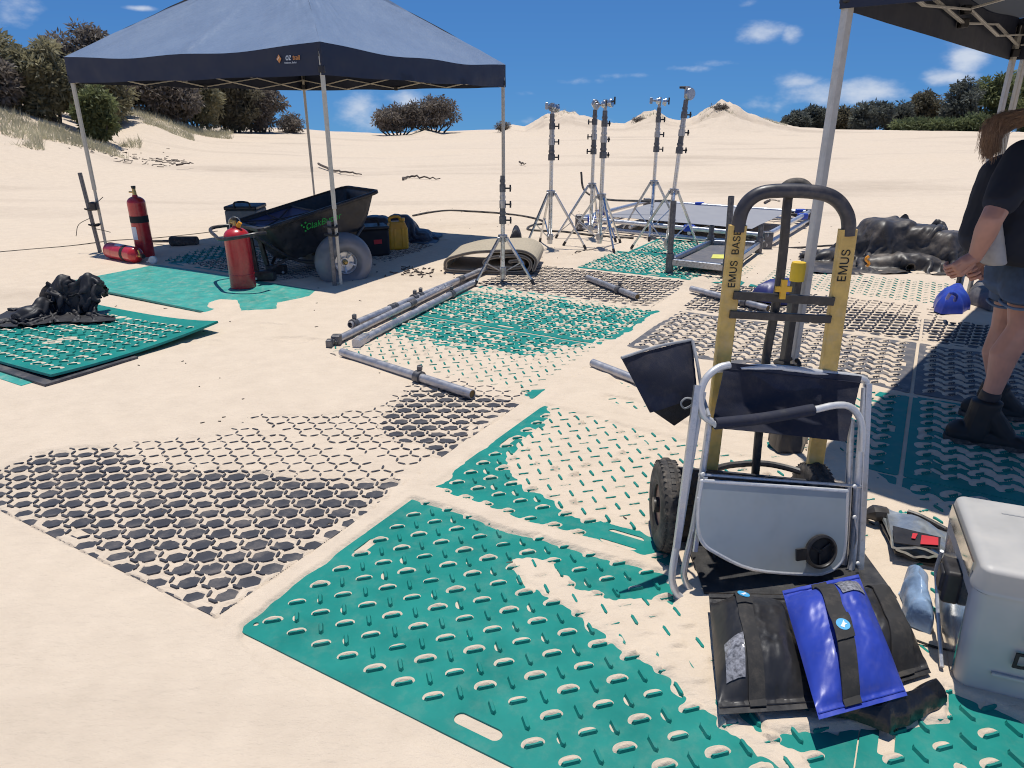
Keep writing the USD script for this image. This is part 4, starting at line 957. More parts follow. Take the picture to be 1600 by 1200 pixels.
# ------------------------------------------------------------------ cables
def cable(label, px, r, sm=8, name='cable', z=.02):
    P = []
    for k, q_ in enumerate(px):
        p = g(q_[0], q_[1]); gzz = ground_z(p[0], p[1]); p = g(q_[0], q_[1], gzz + r * .7); P.append(p)
    single(name, tube(P, r, 6, sm), CABLE, label, 'cable')
cable('thick black cable running over sand from the yellow can to the stands', [(645, 337), (670, 332), (700, 329), (735, 330), (780, 333), (820, 338), (845, 344), (850, 349), (832, 352), (824, 357), (835, 360), (880, 362), (930, 368), (990, 372)], .016)
cable('thin dark cord across the sand behind the red cylinders', [(-40, 397), (40, 390), (110, 384), (175, 376), (240, 372), (300, 366), (340, 361)], .006)
cable('thin black cable lying on sand behind the hand truck', [(1185, 386), (1215, 388), (1260, 386), (1310, 383), (1345, 384)], .012)

# ------------------------------------------------------------------ rolled carpet
prof = [(.10, .115), (.16, .125), (.205, .11), (.20, .075), (.13, .062), (.02, .058), (-.06, .062), (-.12, .10), (-.06, .145), (.08, .165), (.2, .165), (.27, .12), (.255, .045), (.15, .022), (-.1, .02), (-.42, .025), (-.455, .06), (-.44, .115), (-.36, .15), (-.2, .19), (.05, .208), (.22, .205), (.315, .14), (.30, .05)]
pl = LineString(catmull([(x, z, 0) for x, z in prof], 5)[:, :2]).buffer(.0135, 3)
a = g(742, 432) * [1, 1, 0] + [.20, .05, 0]
t = thing('rolled_carpet', 'beige felt carpet folded into a flat roll behind the nearest light stand', 'carpet', a)
ex_ = unit([.92, -.12, 0]); ey_ = np.array([0, 0, 1.0])
m = sheet_on(affinity.scale(pl, 1.25, 1.2, origin=(0, 0)), a + np.array([.14, .72, .012]), ex_, ey_, .74)
v = np.array(m.vertices); m.vertices = v
part('carpet', m, CARPET, t, 40)
for s, o_ in ((0, .0), (1, .0)): pass
part('carpet_end', sheet_on(affinity.scale(LineString(catmull([(x, z, 0) for x, z in prof], 5)[:, :2]).buffer(.006, 2), 1.25, 1.2, origin=(0, 0)), a + np.array([.14, .72, .012]) + np.cross(ex_, ey_) * .732, ex_, ey_, .012), CARPETE, t, 40)

# ------------------------------------------------------------------ pipes on the ground
PIPEM = M('weathered_aluminium_pipe', (.42, .42, .44), .42, .7, nscale=18, namt=.22, dust=.25, dscale=26, bump=.0004, bscale=90)
def ground_pipe(label, pa, pb, r=.028, z=None, couplers=(), caps=(), group='loose aluminium pipes on the mats', brown=False, zb=None):
    z = MT + r + .012 if z is None else z; zb = z if zb is None else zb
    a, b = g(*pa, z), g(*pb, zb); L = np.linalg.norm(b - a); d = unit(b - a)
    t = thing('metal_pipe', label, 'pipe', a * [1, 1, 0], group)
    body = part('tube', pipe(a, b, r, .004, 20), PIPEM, t, 35)
    part('bore', cyl(b - d * .02, b - d * .006, r - .0042, n=16), M('brown_timber_plug', (.22, .14, .05), .8) if brown else INK, body)
    for s, kind in couplers:
        c = a + d * L * s
        if kind == 'clamp':
            q = part('clamp', lathe([[r, -.026], [r + .013, -.024], [r + .013, .024], [r, .026], [r, -.026]], c, d, 16), DKSTEEL, t, 30)
            up = unit(np.array([.1, .2, 1.0])); part('clamp_bolt', cat([cyl(c + up * r, c + up * (r + .05), .007, n=8), rbox(c + up * (r + .03) - .016, c + up * (r + .03) + .016, .005)]), DKSTEEL, q)
            part('clamp_lug', rbox(c - up * (r + .0) - [.02, .02, .0] , c - up * (r - .01) + [.02, .02, .018], .006), DKSTEEL, q)
        else:
            part('coupler', lathe([[r, -.05], [r + .007, -.047], [r + .007, -.012], [r + .003, -.008], [r + .003, .008], [r + .007, .012], [r + .007, .047], [r, .05], [r, -.05]], c, d, 18), DKSTEEL, t, 30)
    for s in caps:
        c = a + d * L * s; part('end_fitting', cat([rbox(c - [.035, .035, .03], c + [.035, .035, .04], .012), cyl(c + [0, -.05, -.01], c + [0, .05, .01], .014), rbox(c - d * .09 - [.022, .03, .028], c - d * .09 + [.022, .03, .03], .01), cyl(c - d * .1, c, .018)]), DKSTEEL, t)
    return t
ground_pipe('loose aluminium pipe with black clamp and brown plugged end, alone beside the honeycomb mat', (534, 550), (738, 616), couplers=((.63, 'clamp'),), brown=True)
ground_pipe('longest pipe of the bundle, with a jaw fitting at its near end', (522, 533), (782, 407), r=.027, z=.055, couplers=((.36, 'coupler'), (.72, 'coupler')), caps=(0.01,))
ground_pipe('short upper pipe of the bundle with clamps at both ends', (547, 508), (650, 465), r=.026, z=.075, couplers=((.05, 'clamp'), (.62, 'coupler'), (.97, 'clamp')))
ground_pipe('front pipe of the bundle, its near end squared off', (556, 536), (743, 440), r=.029, z=.05, couplers=((.74, 'clamp'),), caps=())
a = g(556, 537, .05); b = g(572, 527, .05)
part('squared_end', square(a, b, .062, .062), PIPEM, '/World/metal_pipe_003')
ground_pipe('upper rear pipe of the bundle running on towards the light stand', (652, 464), (775, 413), r=.025, z=.07, couplers=((.03, 'clamp'), (.5, 'coupler')))
ground_pipe('short pipe with black collar lying on the grey honeycomb mat', (918, 434), (996, 464), couplers=((.66, 'clamp'),), brown=True)
ground_pipe('pipe with black collar seen between the yellow rails of the hand truck', (1080, 451), (1200, 482), couplers=((.72, 'clamp'),), brown=True)
ground_pipe('pipe end poking out behind the folding chair pouch', (926, 567), (1075, 625))

# ------------------------------------------------------------------ light stands
def light_stand(label, base, H, zc, foot_r, yaw, lean=(0, 0), head='grip', r=.024, sleeve=(.62, .93), zb=.07):
    base = np.array([*base[:2], ground_z(*base[:2])]); t = thing('light_stand', label, 'light stand', base, 'chrome light stands on the sand')
    ax = unit([lean[0], lean[1], 1.0]); q = lambda z: base + ax * z
    part('column', cat([cyl(q(zb), q(H * sleeve[0] + .03), r, n=14), cyl(q(zb - .02), q(zb + .05), r * 1.35, n=14)]), CHROME, t)
    part('leg_collar', cat([cyl(q(zc - .03), q(zc + .035), r * 1.6, n=16), cyl(q(zc + .02), q(zc + .04), r * 2.3, n=12)]), STEEL, t)
    part('brace_collar', cyl(q(zb + .03), q(zb + .10), r * 1.7, n=14), STEEL, t)
    for k in range(3):
        a = yaw + 2 * np.pi * k / 3; dv = np.array([math.cos(a), math.sin(a), 0])
        top = q(zc) + dv * r * 2.2; ft = base + dv * foot_r + [0, 0, .012]
        leg = part('leg', cat([square(top, ft, .022, .022), square(top + dv * .012, top * .45 + ft * .55 + dv * .012, .026, .012)]), CHROME, t)
        part('rubber_foot', cyl(ft - [0, 0, .008], ft + unit(top - ft) * .05, .017, n=10), BLKPL, leg)
        mid = top * .48 + ft * .52; lo = q(zb + .065) + dv * r * 1.6
        part('brace', square(lo, mid, .016, .010), CHROME, t)
        part('rivet', cyl(mid - np.cross(dv, [0, 0, 1]) * .02, mid + np.cross(dv, [0, 0, 1]) * .02, .009, n=8), STEEL, t)
        part('hinge_tab', rbox(top - .018, top + .018, .006), STEEL, t)
    zs = np.linspace(H * sleeve[0], H * sleeve[1], 4)
    for k in range(3):
        rr_ = r * (1.42 - .10 * k)
        s = part('riser', cat([cyl(q(zs[k]), q(zs[k + 1]), rr_ * .92, n=14), cyl(q(zs[k]), q(zs[k] + .07), rr_ * 1.22, n=14), cyl(q(zs[k] + .09), q(zs[k] + .115), rr_ * 1.1, n=14)]), STEEL if k % 2 else DKSTEEL, t)
        ka = yaw + 2.2 if head != 'knobs_right' else -.5; kd = np.array([math.cos(ka), math.sin(ka) * .6, 0]); kd = unit(kd)
        kp = q(zs[k] + .035) + kd * rr_; 
        part('knob', cat([cyl(kp, kp + kd * .05, .008, n=8), square(kp + kd * .05 - [0, 0, .032], kp + kd * .05 + [0, 0, .032], .016, .012), cyl(kp + kd * .045, kp + kd * .058, .016, n=8)]), BLKMET, s)
    tp = q(H * sleeve[1]); part('top_spigot', cyl(tp, q(H - .03), r * .8, n=12), STEEL, t)
    tp = q(H - .05)
    if head == 'grip' or head == 'knobs_right':
        e = unit([math.cos(yaw + .4), .5 * math.sin(yaw + .4), .12])
        e = e if e[0] < 0 else -e
        for s in (-.075, .005):
            c = tp + e * (-s) * -1 + [0, 0, .0]
            part('grip_disc', cat([lathe([[0, 0], [.046, 0], [.05, .008], [.05, .022], [.046, .03], [0, .03]], c - e * .015, e, 18), lathe([[0, 0], [.036, 0], [.036, .018], [0, .018]], c + e * .018, e, 14)]), CHROME, t)
        part('grip_handle', cat([cyl(tp - e * .05, tp - e * .12 + [0, 0, .02], .009, n=8), cyl(tp - e * .12 + [0, .0, -.025], tp - e * .12 + [0, 0, .06], .010, n=8)]), BLKMET, t)
        part('grip_arm', cat([cyl(tp + e * .02, tp + e * .12, .013, n=8), rbox(tp + e * .11 - [.018, .018, .045], tp + e * .11 + [.018, .018, .03], .008), cyl(tp + [0, 0, -.02], tp + [0, 0, .05], r * .95, n=12)]), STEEL, t)
    elif head == 'disc':
        e = unit([1, -.4, 0]); part('grip_disc', cat([lathe([[0, 0], [.06, 0], [.066, .01], [.066, .03], [.06, .04], [0, .04]], tp + e * .02 - [0, 0, .02], e * .6 + np.array([0, -.8, 0]), 20), cyl(tp - [0, 0, .06], tp + [0, 0, .06], r * 1.3, n=14)]), STEEL, t)
        part('grip_handle', cat([cyl(tp + [0, 0, .03], tp + [-.06, 0, .05], .010, n=8), rbox(tp + [-.09, -.015, .035], tp + [.02, .015, .062], .008)]), BLKMET, t)
    return t
light_stand('nearest light stand, short, standing by the pipe bundle and rolled carpet', g(786, 443), 1.05, .43, .34, 3.75, head='none', r=.020, sleeve=(.55, .98), zb=.05)
s1, s2, s3, s4, s5 = g(859, 389), g(922, 373), g(936, 388), g(1016, 370), g(1040, 398)
light_stand('leftmost tall light stand, with a two-part grip head against the sky', s1, 1.70, .66, .46, 3.9)
light_stand('second tall light stand from the left, shorter of the close pair', s2, 1.75, .68, .48, 1.2)
light_stand('third tall light stand, right of the close pair and nearer', s3, 1.74, .62, .46, 5.0, r=.026)
light_stand('fourth tall light stand, between the close pair and the leaning one', s4, 1.78, .70, .48, 2.4, head='knobs_right')
light_stand('rightmost light stand, tallest, leaning to the right with a round head', s5, 1.86, .72, .48, 4.55, lean=(.055, 0), head='disc')
# small black flag bag behind the nearest stand
blob('small black bag on the sand behind the nearest light stand', 'cable_bag', 'bag', pt((795, 384), (815, 382), (814, 374), (800, 373)), .16, GARBAGE, 33, .6, 30)

# ------------------------------------------------------------------ metal screen frame lying behind the stands
def on(p, z): return np.array([p[0], p[1], z])
A_, B_, C_, D_ = g(905, 362), g(1196, 392), g(1262, 352), g(1010, 332)
t = thing('screen_frame', 'large aluminium frame with grey cloth lying flat on sand behind the stands', 'frame', (A_ + C_) / 2 * [1, 1, 0])
for z in (.07, .19):
    for P_, Q_ in ((A_, B_), (B_, C_), (C_, D_), (D_, A_)):
        e = unit(Q_ - P_); part('frame_tube', cyl(on(P_ - e * .06, z + .012 * (P_ is B_)), on(Q_ + e * .06, z + .012 * (P_ is B_)), .03, n=14), ALU, t)
for f in (.30, .62): part('cross_tube', cyl(on(A_ * (1 - f) + B_ * f, .13), on(D_ * (1 - f) + C_ * f, .13), .024, n=12), ALU, t)
cc = [A_ * .9 + C_ * .1, B_ * .9 + D_ * .1, C_ * .9 + A_ * .1, D_ * .9 + B_ * .1]
u, v = np.meshgrid(np.linspace(0, 1, 24), np.linspace(0, 1, 24), indexing='ij')
Pg = (cc[0] * (1 - u[..., None]) + cc[1] * u[..., None]) * (1 - v[..., None]) + (cc[3] * (1 - u[..., None]) + cc[2] * u[..., None]) * v[..., None]
Pg[..., 2] = .215 - .05 * np.sin(np.pi * u) * np.sin(np.pi * v) + .008 * fb(u * 6, v * 6, 0, 1, 3, 2)
part('screen_cloth', slab(Pg, .003), SCREEN, t, True)
for P_ in (A_, B_, C_, D_): part('corner_bracket', rbox(on(P_, .02) - [.06, .06, 0], on(P_, .24) + [.06, .06, 0], .02), DKSTEEL, t)
for f, P_, Q_ in ((.08, A_, B_), (.62, A_, B_), (.35, D_, C_), (.8, B_, C_), (.95, D_, C_), (.3, A_, D_)):
    c = on(P_ * (1 - f) + Q_ * f, .19); part('blue_clamp', rbox(c - [.075, .04, .04], c + [.075, .04, .045], .02), BLUEP, t)
rg = np.random.default_rng(5)
def coil(label, c, R, n, z0):
    P = []
    for k in range(n * 12):
        a = k / 12 * 2 * np.pi; P.append(c + np.array([R * math.cos(a) * (1 + .15 * rg.random()), R * .7 * math.sin(a), z0 + .012 * (k / 12) + .03 * rg.random()]))
    single('cable_coil', tube(P, .010, 6, 2), CABLE, label, 'cable')
coil('tangled black cable hung on the right corner of the metal frame', g(1248, 352), .17, 5, .12)
coil('coiled black cable by the frame corner behind the left yellow rail', g(1180, 388), .16, 4, .10)
single('cable', tube([on(A_ * .75 + B_ * .25, .24) + np.array(p) for p in ((-.5, .9, .55), (-.45, .8, .3), (-.2, .6, .2), (.3, .7, .16), (.9, .9, .14))], .016, 7, 6), CABLE, 'black cable looped over the left end of the metal frame', 'cable')

# ------------------------------------------------------------------ steel stillage frame with four posts
NL, NR, FR, FL = g(1045, 428), g(1133, 438), g(1184, 399), g(1108, 396)
t = thing('steel_stand_base', 'low steel frame with four upright posts lying on the green mats', 'steel frame', (NL + FR) / 2 * [1, 1, 0])
for P_, h_, l_ in ((NL, .76, (-.01, 0)), (NR, .84, (-.03, 0)), (FR, .36, (0, 0)), (FL, .34, (0, 0))):
    z0 = .02; ps = part('post', pipe(on(P_, z0), on(P_ + np.array([*l_, 0]), h_), .030, .004, 16), DKSTEEL, t, 35)
    part('socket', cyl(on(P_, z0), on(P_, .22), .042, n=14), DKSTEEL, ps); part('bolt', cyl(on(P_, .17) - [.06, 0, 0], on(P_, .17) + [.06, 0, 0], .012, n=8), STEEL, ps)
for P_, Q_ in ((NL, NR), (NR, FR), (FR, FL), (FL, NL)):
    part('rail', square(on(P_, .13), on(Q_, .13), .045, .07), STEEL, t)
part('deck_panel', slab(np.array([[on(NL * .93 + FR * .07, .115), on(FL * .93 + NR * .07, .115)], [on(NR * .93 + FL * .07, .115), on(FR * .93 + NL * .07, .115)]]), .01), M('dark_grey_deck', (.10, .10, .11), .6, dust=.2), t, False)
c = NR * .62 + FL * .38; part('yellow_sticker', slab(np.array([[on(c + [-.1, -.03, 0], .124), on(c + [-.02, .20, 0], .124)], [on(c + [.08, -.05, 0], .124), on(c + [.16, .18, 0], .124)]]), .002), M('pale_yellow_sticker', (.62, .60, .12), .6), t, False)

# ------------------------------------------------------------------ covered pile, black cloth
o = pt((1287, 424), (1320, 432), (1345, 421), (1350, 424), (1440, 432), (1520, 441), (1545, 430), (1540, 405), (1510, 385), (1430, 380), (1350, 386), (1330, 398), (1290, 405))
def pile_under(x, y):
    h = np.full(np.shape(x), .017)
    for px, v_, H, a, b, an, pw in ((1392, 412, .46, .30, .26, .2, 6), (1440, 414, .40, .28, .24, -.35, 6), (1492, 420, .36, .24, .18, .5, 6), (1352, 410, .30, .17, .20, .5, 5), (1310, 415, .14, .20, .12, .2, 3), (1425, 428, .17, .42, .12, -.25, 3), (1415, 405, .53, .05, .05, 0, 2), (1470, 410, .47, .05, .06, 0, 2), (1365, 405, .42, .05, .05, 0, 2), (1508, 424, .30, .07, .07, 0, 2)):
        c = g(px, v_); h = np.maximum(h, lump(x, y, c[0], c[1] + .22, H, a, b, an, pw))
    return h
c = g(1404, 420); drape('large pile under a creased black plastic sheet near the right tent leg', 'covered_pile', 'covered pile', c + [.0, .24, 0], (1, -.12), 2.2, 1.6, 78, 56, pile_under, PLASTIC, 4, gather=.82, stiff=.9, crease=.017, cs=4.5, fric=.35, steps=220)
single('orange_strap', tube([g(1352, 410, .2) + np.array([.02 * math.sin(k * 1.3), -.04, .02 * k - .03]) for k in range(6)], .014, 6, 3), ORANGE, 'scrap of orange strap on the front of the black covered pile', 'strap')

# black cloth heap on the lifted mat
def cloth_under(x, y):
    h = np.full(np.shape(x), .052)
    for px, v_, H, a, b, an in ((86, 494, .40, .085, .09, .4), (104, 500, .31, .09, .07, .9), (144, 499, .32, .085, .08, -.3), (158, 505, .16, .06, .06, 0), (122, 500, .24, .09, .06, .2), (40, 514, .10, .10, .06, .3), (64, 508, .15, .05, .08, 0)):
        c = g(px, v_); h = np.maximum(h, .052 + lump(x, y, c[0], c[1] + .07, H, a, b, an, 2.2))
    return h
c = g(90, 506); drape('crumpled black cloth heaped on the lifted green mat at the left', 'black_cloth', 'cloth', c + [-.03, .08, 0], (1, .2), 1.45, 1.05, 80, 60, cloth_under, GARBAGE, 9, gather=.55, stiff=.30, crease=.007, cs=5.0, fric=.15, steps=230)

# ------------------------------------------------------------------ sandbags
def sandbag(label, P00, P10, P11, P01, th, mat, strap_u=.5, strap_w=.12, tilt=0.0, logo=None, tagm=None, seed=0, group='saddle sandbags piled at the chair', z0=.02, flap=.09, loops=True, sag=None):
    """pillow over a quad: P00,P10 near edge, P01,P11 far edge (x along the near edge). u across, v along"""
    Q = [np.array(p, float) for p in (P00, P10, P11, P01)]; c = sum(Q) / 4
    t = thing('sandbag', label, 'sandbag', c * [1, 1, 0], group)
    def S(u, v, up=1.0):
        u, v = np.asarray(u, float), np.asarray(v, float)
        P = (Q[0] * (1 - u[..., None]) + Q[1] * u[..., None]) * (1 - v[..., None]) + (Q[3] * (1 - u[..., None]) + Q[2] * u[..., None]) * v[..., None]
        e = np.clip(np.minimum(u, 1 - u) / .34, 0, 1); f = np.clip((np.minimum(v, 1 - v) - flap) / .26, 0, 1)
        h = np.sin(e * np.pi / 2) ** .75 * np.sin(f * np.pi / 2) ** .7 * (1 + .22 * fb(u * 2 + seed, v * 2.5, seed, 1, 3, seed + 8))
        w = .010 * fb(u * 5 + seed, v * 4, seed, 1, 4, seed) * h + .0035 * (1 - 2 * np.abs(fb(u * 6, v * 7, seed, 1, 3, seed + 1))) * (.4 + h)
        pu = .012 * np.exp(-((np.minimum(v, 1 - v) - flap - .02) / .05)**2) * fb(u * 11, v * 0, seed, 1, 3, seed + 5)
        P[..., 2] += z0 + (th * h * (1 + .10 * np.sin(3 * u + seed)) + w + pu) * (1 if up > 0 else -.12) + .006
        if up < 0: P[..., 2] = np.maximum(P[..., 2], z0)
        return P
    u, v = np.meshgrid(np.linspace(0, 1, 56), np.linspace(0, 1, 72), indexing='ij')
    T, Bm = gridmesh(S(u, v)), gridmesh(S(u, v, -1)); Bm.invert()
    rim = [gridmesh(np.stack([S(u, v)[i], S(u, v, -1)[i]])) for i in (0, -1)] + [gridmesh(np.stack([S(u, v)[:, j], S(u, v, -1)[:, j]])) for j in (0, -1)]
    body = cat([T, Bm] + rim)
    if T.face_normals[:, 2].mean() < 0: body.invert()
    bp = part('bag', body, mat, t, True)
    # stitched end seams
    for vv in (flap * .5, 1 - flap * .5):
        part('seam', tube(S(np.linspace(.01, .99, 24), np.full(24, vv)) + [0, 0, .002], .0022, 5), mat, bp)
    # strap lifted off the middle
    us = np.linspace(strap_u - strap_w / 2, strap_u + strap_w / 2, 5); vs = np.linspace(flap * .3, 1 - flap * .3, 40)
    U, V_ = np.meshgrid(us + 0 * us, vs, indexing='ij'); lift = .006 + 0 * V_ + (.022 * np.sin(np.pi * np.clip((V_ - .12) / .5, 0, 1)) if loops else 0)
    off = .035 * np.sin(np.pi * V_ * 1.3 + seed) 
    st = S(np.clip(U + off, .02, .98), V_) + np.stack([0 * U, 0 * U, lift], -1)
    sp = part('strap', slab(st, .004), WEB, t, 40)
    for vv in (.34,) if logo else ():
        k = int(logo * 39); n = 5
        uu = np.linspace(us[0] - .008, us[-1] + .008, 5); vvv = np.linspace(logo - .10, logo + .09, 9); Ux, Vx = np.meshgrid(uu, vvv, indexing='ij')
        lf = .012 + 0 * Vx + (.022 * np.sin(np.pi * np.clip((Vx - .12) / .5, 0, 1)) if loops else 0)
        pat = S(np.clip(Ux + .035 * np.sin(np.pi * Vx * 1.3 + seed), .02, .98), Vx) + np.stack([0 * Ux, 0 * Ux, lf], -1)
        part('strap_patch', slab(pat, .003), WEB, sp, 40)
        pc = pat[2, 4]; nn = unit(np.cross(pat[3, 4] - pat[1, 4], pat[2, 5] - pat[2, 3])); nn = nn if nn[2] > 0 else -nn
        e1 = unit(pat[3, 4] - pat[1, 4]); e2 = np.cross(nn, e1)
        part('round_badge', sheet_on(Point(0, 0).buffer(.019, 10), pc + nn * .002, e1, e2, .0016), LOGO, sp, False)
        part('badge_mark', sheet_on(unary_union([Polygon([(-.012, -.004), (-.002, .002), (.010, .011), (.006, .001), (.012, -.003), (.001, -.005), (-.004, -.012)])]), pc + nn * .0038, e1, e2, .001), LOGOW, sp, False)
    if tagm:
        (u0, u1, v0, v1) = tagm; Ux, Vx = np.meshgrid(np.linspace(u0, u1, 8), np.linspace(v0, v1, 8), indexing='ij')
        part('clear_pocket', slab(S(Ux, Vx) + [0, 0, .004], .002), M('worn_clear_pocket', (.22, .22, .24), .16, nscale=90, namt=.8, bump=.004, bscale=60), t, 40)
    return t, S
Z = lambda u, v, z: g(u, v, z)

# ------------------------------------------------------------------ hand truck
TP, TE = np.array([.75, 2.43, 0]), unit([.50, -.02, 0]); TN = np.array([-TE[1], TE[0], 0])
tk = lambda u, v, off=0.0: onplane(u, v, TP + TN * off, TN)
t = thing('hand_truck', 'black and yellow hand truck standing upright behind the folding chair', 'hand truck', TP)
rails = []
for k, (b_, m_, top) in enumerate((((1092, 880), (1128, 560), (1153, 352)), ((1249, 880), (1287, 560), (1325, 358)))):
    A, B = tk(*b_), tk(*top); A[2] = max(A[2], .10)
    rails.append(part('rail', square(A, B, .058, .030, up=TN), WOOD, t, 30, label=('yellow rail marked EMUS BASE', 'yellow rail marked EMUS')[k]))
hoop = [tk(*p) for p in ((1153, 362), (1155, 345), (1161, 326), (1174, 310), (1196, 300), (1240, 298), (1284, 302), (1308, 313), (1322, 332), (1326, 350), (1325, 368))]
part('hoop_handle', tube(hoop, .0235, 14, 5), M('grey_black_handle', (.028, .028, .036), .42, nscale=25, namt=.3, dust=.10, dscale=18), t, 40)
for a_, b_, w in (((1146, 461), (1303, 471), .030), ((1140, 491), (1298, 499), .028)):
    part('crossbar', square(tk(*a_, -.02), tk(*b_, -.02), w, .012, up=TN), BLKMET, t)
part('crossbar', tube([tk(1112, 735, .01), tk(1140, 727, .05), tk(1190, 724, .07), tk(1230, 731, .05), tk(1262, 741, .01)], .013, 8, 4), BLKMET, t)
part('centre_bar', tube([tk(1243, 291, .05), tk(1233, 303, .04), tk(1229, 330, .03), tk(1225, 380, .03), tk(1218, 440, .03), tk(1208, 500, .03), tk(1197, 560, .03), tk(1188, 650, .03), tk(1176, 790, .03), tk(1170, 880, .03)], .016, 10, 4), BLKMET, t, 40)
part('handle_grip', tube([tk(1225, 296, .06), tk(1236, 289, .06), tk(1252, 289, .06), tk(1262, 297, .05)], .022, 12, 4), BLKRUB, t, 40)
up = np.array([0, 0, 1.0])
for k, (txt, u0, v0, h_) in enumerate((('EMUS  BASE', 1148, 405, .0245), ('EMUS', 1319, 415, .029))):
    part('lettering', lettering(txt, h_, tk(u0, v0, -.0165) + TE * h_ * .45, up, -TE, .001, False), INK, rails[k], False)
c = tk(1224, 452, -.045); part('orange_clip', cat([boxm(c - [.010, .006, .034], c + [.010, .006, .034], .002), boxm(c - [.028, .0055, .009], c + [.028, .0055, .011], .002)]), M('orange_yellow_clip', (.78, .42, .03), .5), t)
w1 = np.array([.598, 2.39, .182]); w2_ = w1 + TE * .56
part('axle', cyl(w1, w2_, .012), BLKMET, t)
for w in (w1, w2_):
    prof = [[.08, -.034], [.10, -.040]] + [[.135 + .046 * math.cos(x), .044 * math.sin(x)] for x in np.linspace(-1.75, 1.75, 15)] + [[.10, .040], [.08, .034], [.08, -.034]]
    ty = part('wheel', lathe(prof, w, TE, 40), BLKRUB, t, 40)
    lugs = []
    e1 = unit(np.cross(TE, [0, 0, 1.0])); e2 = np.cross(TE, e1)
    for i in range(44):
        for s in (-1, 0, 1):
            a = (i + .5 * (s != 0)) / 44 * 2 * np.pi; dv = e1 * math.cos(a) + e2 * math.sin(a); tv = -e1 * math.sin(a) + e2 * math.cos(a)
            cc_ = w + dv * (.1805 - .009 * abs(s)) + TE * .024 * s; lugs.append(square(cc_ - tv * .007 - TE * .003 * s, cc_ + tv * .007 + TE * .003 * s, .017, .005, up=dv))
    part('tyre_tread', cat(lugs), BLKRUB, ty, False, kind='stuff')
    part('rim', lathe([[.03, -.03], [.085, -.026], [.098, -.040], [.103, -.038], [.09, .0], [.103, .038], [.098, .040], [.085, .026], [.03, .03], [.03, -.03]], w, TE, 30), M('dull_red_rim', (.10, .018, .018), .5, dust=.15), ty)
    part('hub', lathe([[0, -.05], [.03, -.05], [.03, .05], [0, .05]], w, TE, 14), BLKMET, ty)
def checker_material():
    N = {'tc': ('geometry', {}), 'm1': ('mapping', dict(rotation=(.2, .78, .4))), 'm2': ('mapping', dict(rotation=(-.2, -.78, .4))),
         'w1': ('wave_texture', dict(scale=26.0, profile='saw')), 'w2': ('wave_texture', dict(scale=26.0, profile='saw')), 'c': ('checker_texture', dict(scale=42.0, color1=(0, 0, 0), color2=(1, 1, 1))),
         'x': ('mix', {}), 'b': ('bump', dict(strength=.9, distance=.004)), 'n': ('noise_texture', dict(scale=18.0, detail=6.0)),
         'r': ('rgb_ramp', dict(ramp=[(.35, (.018, .018, .02)), (.62, (.045, .043, .042)), (.8, (.10, .085, .07))])), 'p': ('principled_bsdf', dict(roughness=.5))}
    L = [('tc.position', 'm1.vector'), ('tc.position', 'm2.vector'), ('m1.vector', 'w1.vector'), ('m2.vector', 'w2.vector'), ('tc.position', 'c.vector'), ('c.fac', 'x.fac'), ('w1.color', 'x.color1'), ('w2.color', 'x.color2'),
         ('x.color', 'b.height'), ('b.normal', 'p.normal'), ('tc.position', 'n.vector'), ('n.fac', 'r.fac'), ('r.color', 'p.base_color')]
    return usdkit.material(stage, '/World/Looks/black_checker_plate', N, L, surface='p.BSDF')
CHK = checker_material()
q0 = lambda u, v: onplane(u, v, TP - TN * .05, TN)
pl = [q0(1052, 729), q0(1334, 757), q0(1336, 880), q0(1050, 905)]
part('tread_panel', slab(np.array([[pl[3], pl[0]], [pl[2], pl[1]]]), .012), CHK, t, False)
part('toe_plate', boxm([-.30, -.46, .030], [.36, .0, .038]).apply_transform(np.array([[TE[0], TN[0], 0, TP[0] + .24], [TE[1], TN[1], 0, TP[1] + .06], [0, 0, 1, 0], [0, 0, 0, 1]])), CHK, t, False)
for s in (.02, .50): part('strut', cyl(TP + TE * s + [0, 0, .11], TP + TE * s - TN * .18 + [0, 0, .03], .011), BLKMET, t)

# ------------------------------------------------------------------ folding director's chair with side table
PL_, PR_ = np.array([.64, 2.04, 0]), np.array([1.262, 2.175, 0]); E1 = unit(PR_ - PL_); N0 = np.array([-E1[1], E1[0], 0])
E3 = unit(N0 * .26 + [0, 0, 1.0]); EN = np.cross(E3, E1); EN = EN if EN[1] > 0 else -EN         # EN points away from the camera
ck = lambda u, v, off=0.0: onplane(u, v, PL_ + EN * off, EN)
t = thing('folding_chair', 'folded director chair of silver tube and navy cloth leaning on the hand truck', 'chair', PL_)
tb_ = lambda px, r, off=0.0, k=5, n=12: tube([ck(u, v, off) for u, v in px], r, n, k)
part('leg_frame', tb_([(1098, 612), (1090, 655), (1078, 725), (1063, 820), (1051, 890), (1052, 915), (1064, 934), (1086, 943), (1135, 943), (1230, 930), (1300, 915), (1324, 900), (1332, 872), (1337, 800), (1345, 690), (1352, 606)], .0128, .0), ALUW, t, 40)
part('leg_frame', tb_([(1108, 660), (1100, 720), (1085, 815), (1070, 885), (1070, 905), (1080, 922), (1100, 928), (1140, 928), (1290, 905), (1313, 893), (1320, 865), (1326, 760), (1330, 655)], .0115, .03), ALU, t, 40)
part('side_rail', square(ck(1090, 602, -.022), ck(1057, 856, -.022), .024, .014, up=EN), ALU, t)
part('side_rail', square(ck(1357, 600, -.01), ck(1344, 892, -.01), .024, .014, up=EN), ALU, t)
part('side_rail', square(ck(1102, 745, -.015), ck(1086, 862, -.015), .016, .010, up=EN), ALU, t)
part('armrest', tb_([(1140, 570), (1122, 575), (1104, 590), (1095, 612), (1095, 635), (1102, 652), (1118, 662)], .0125, -.02), ALUW, t, 40)
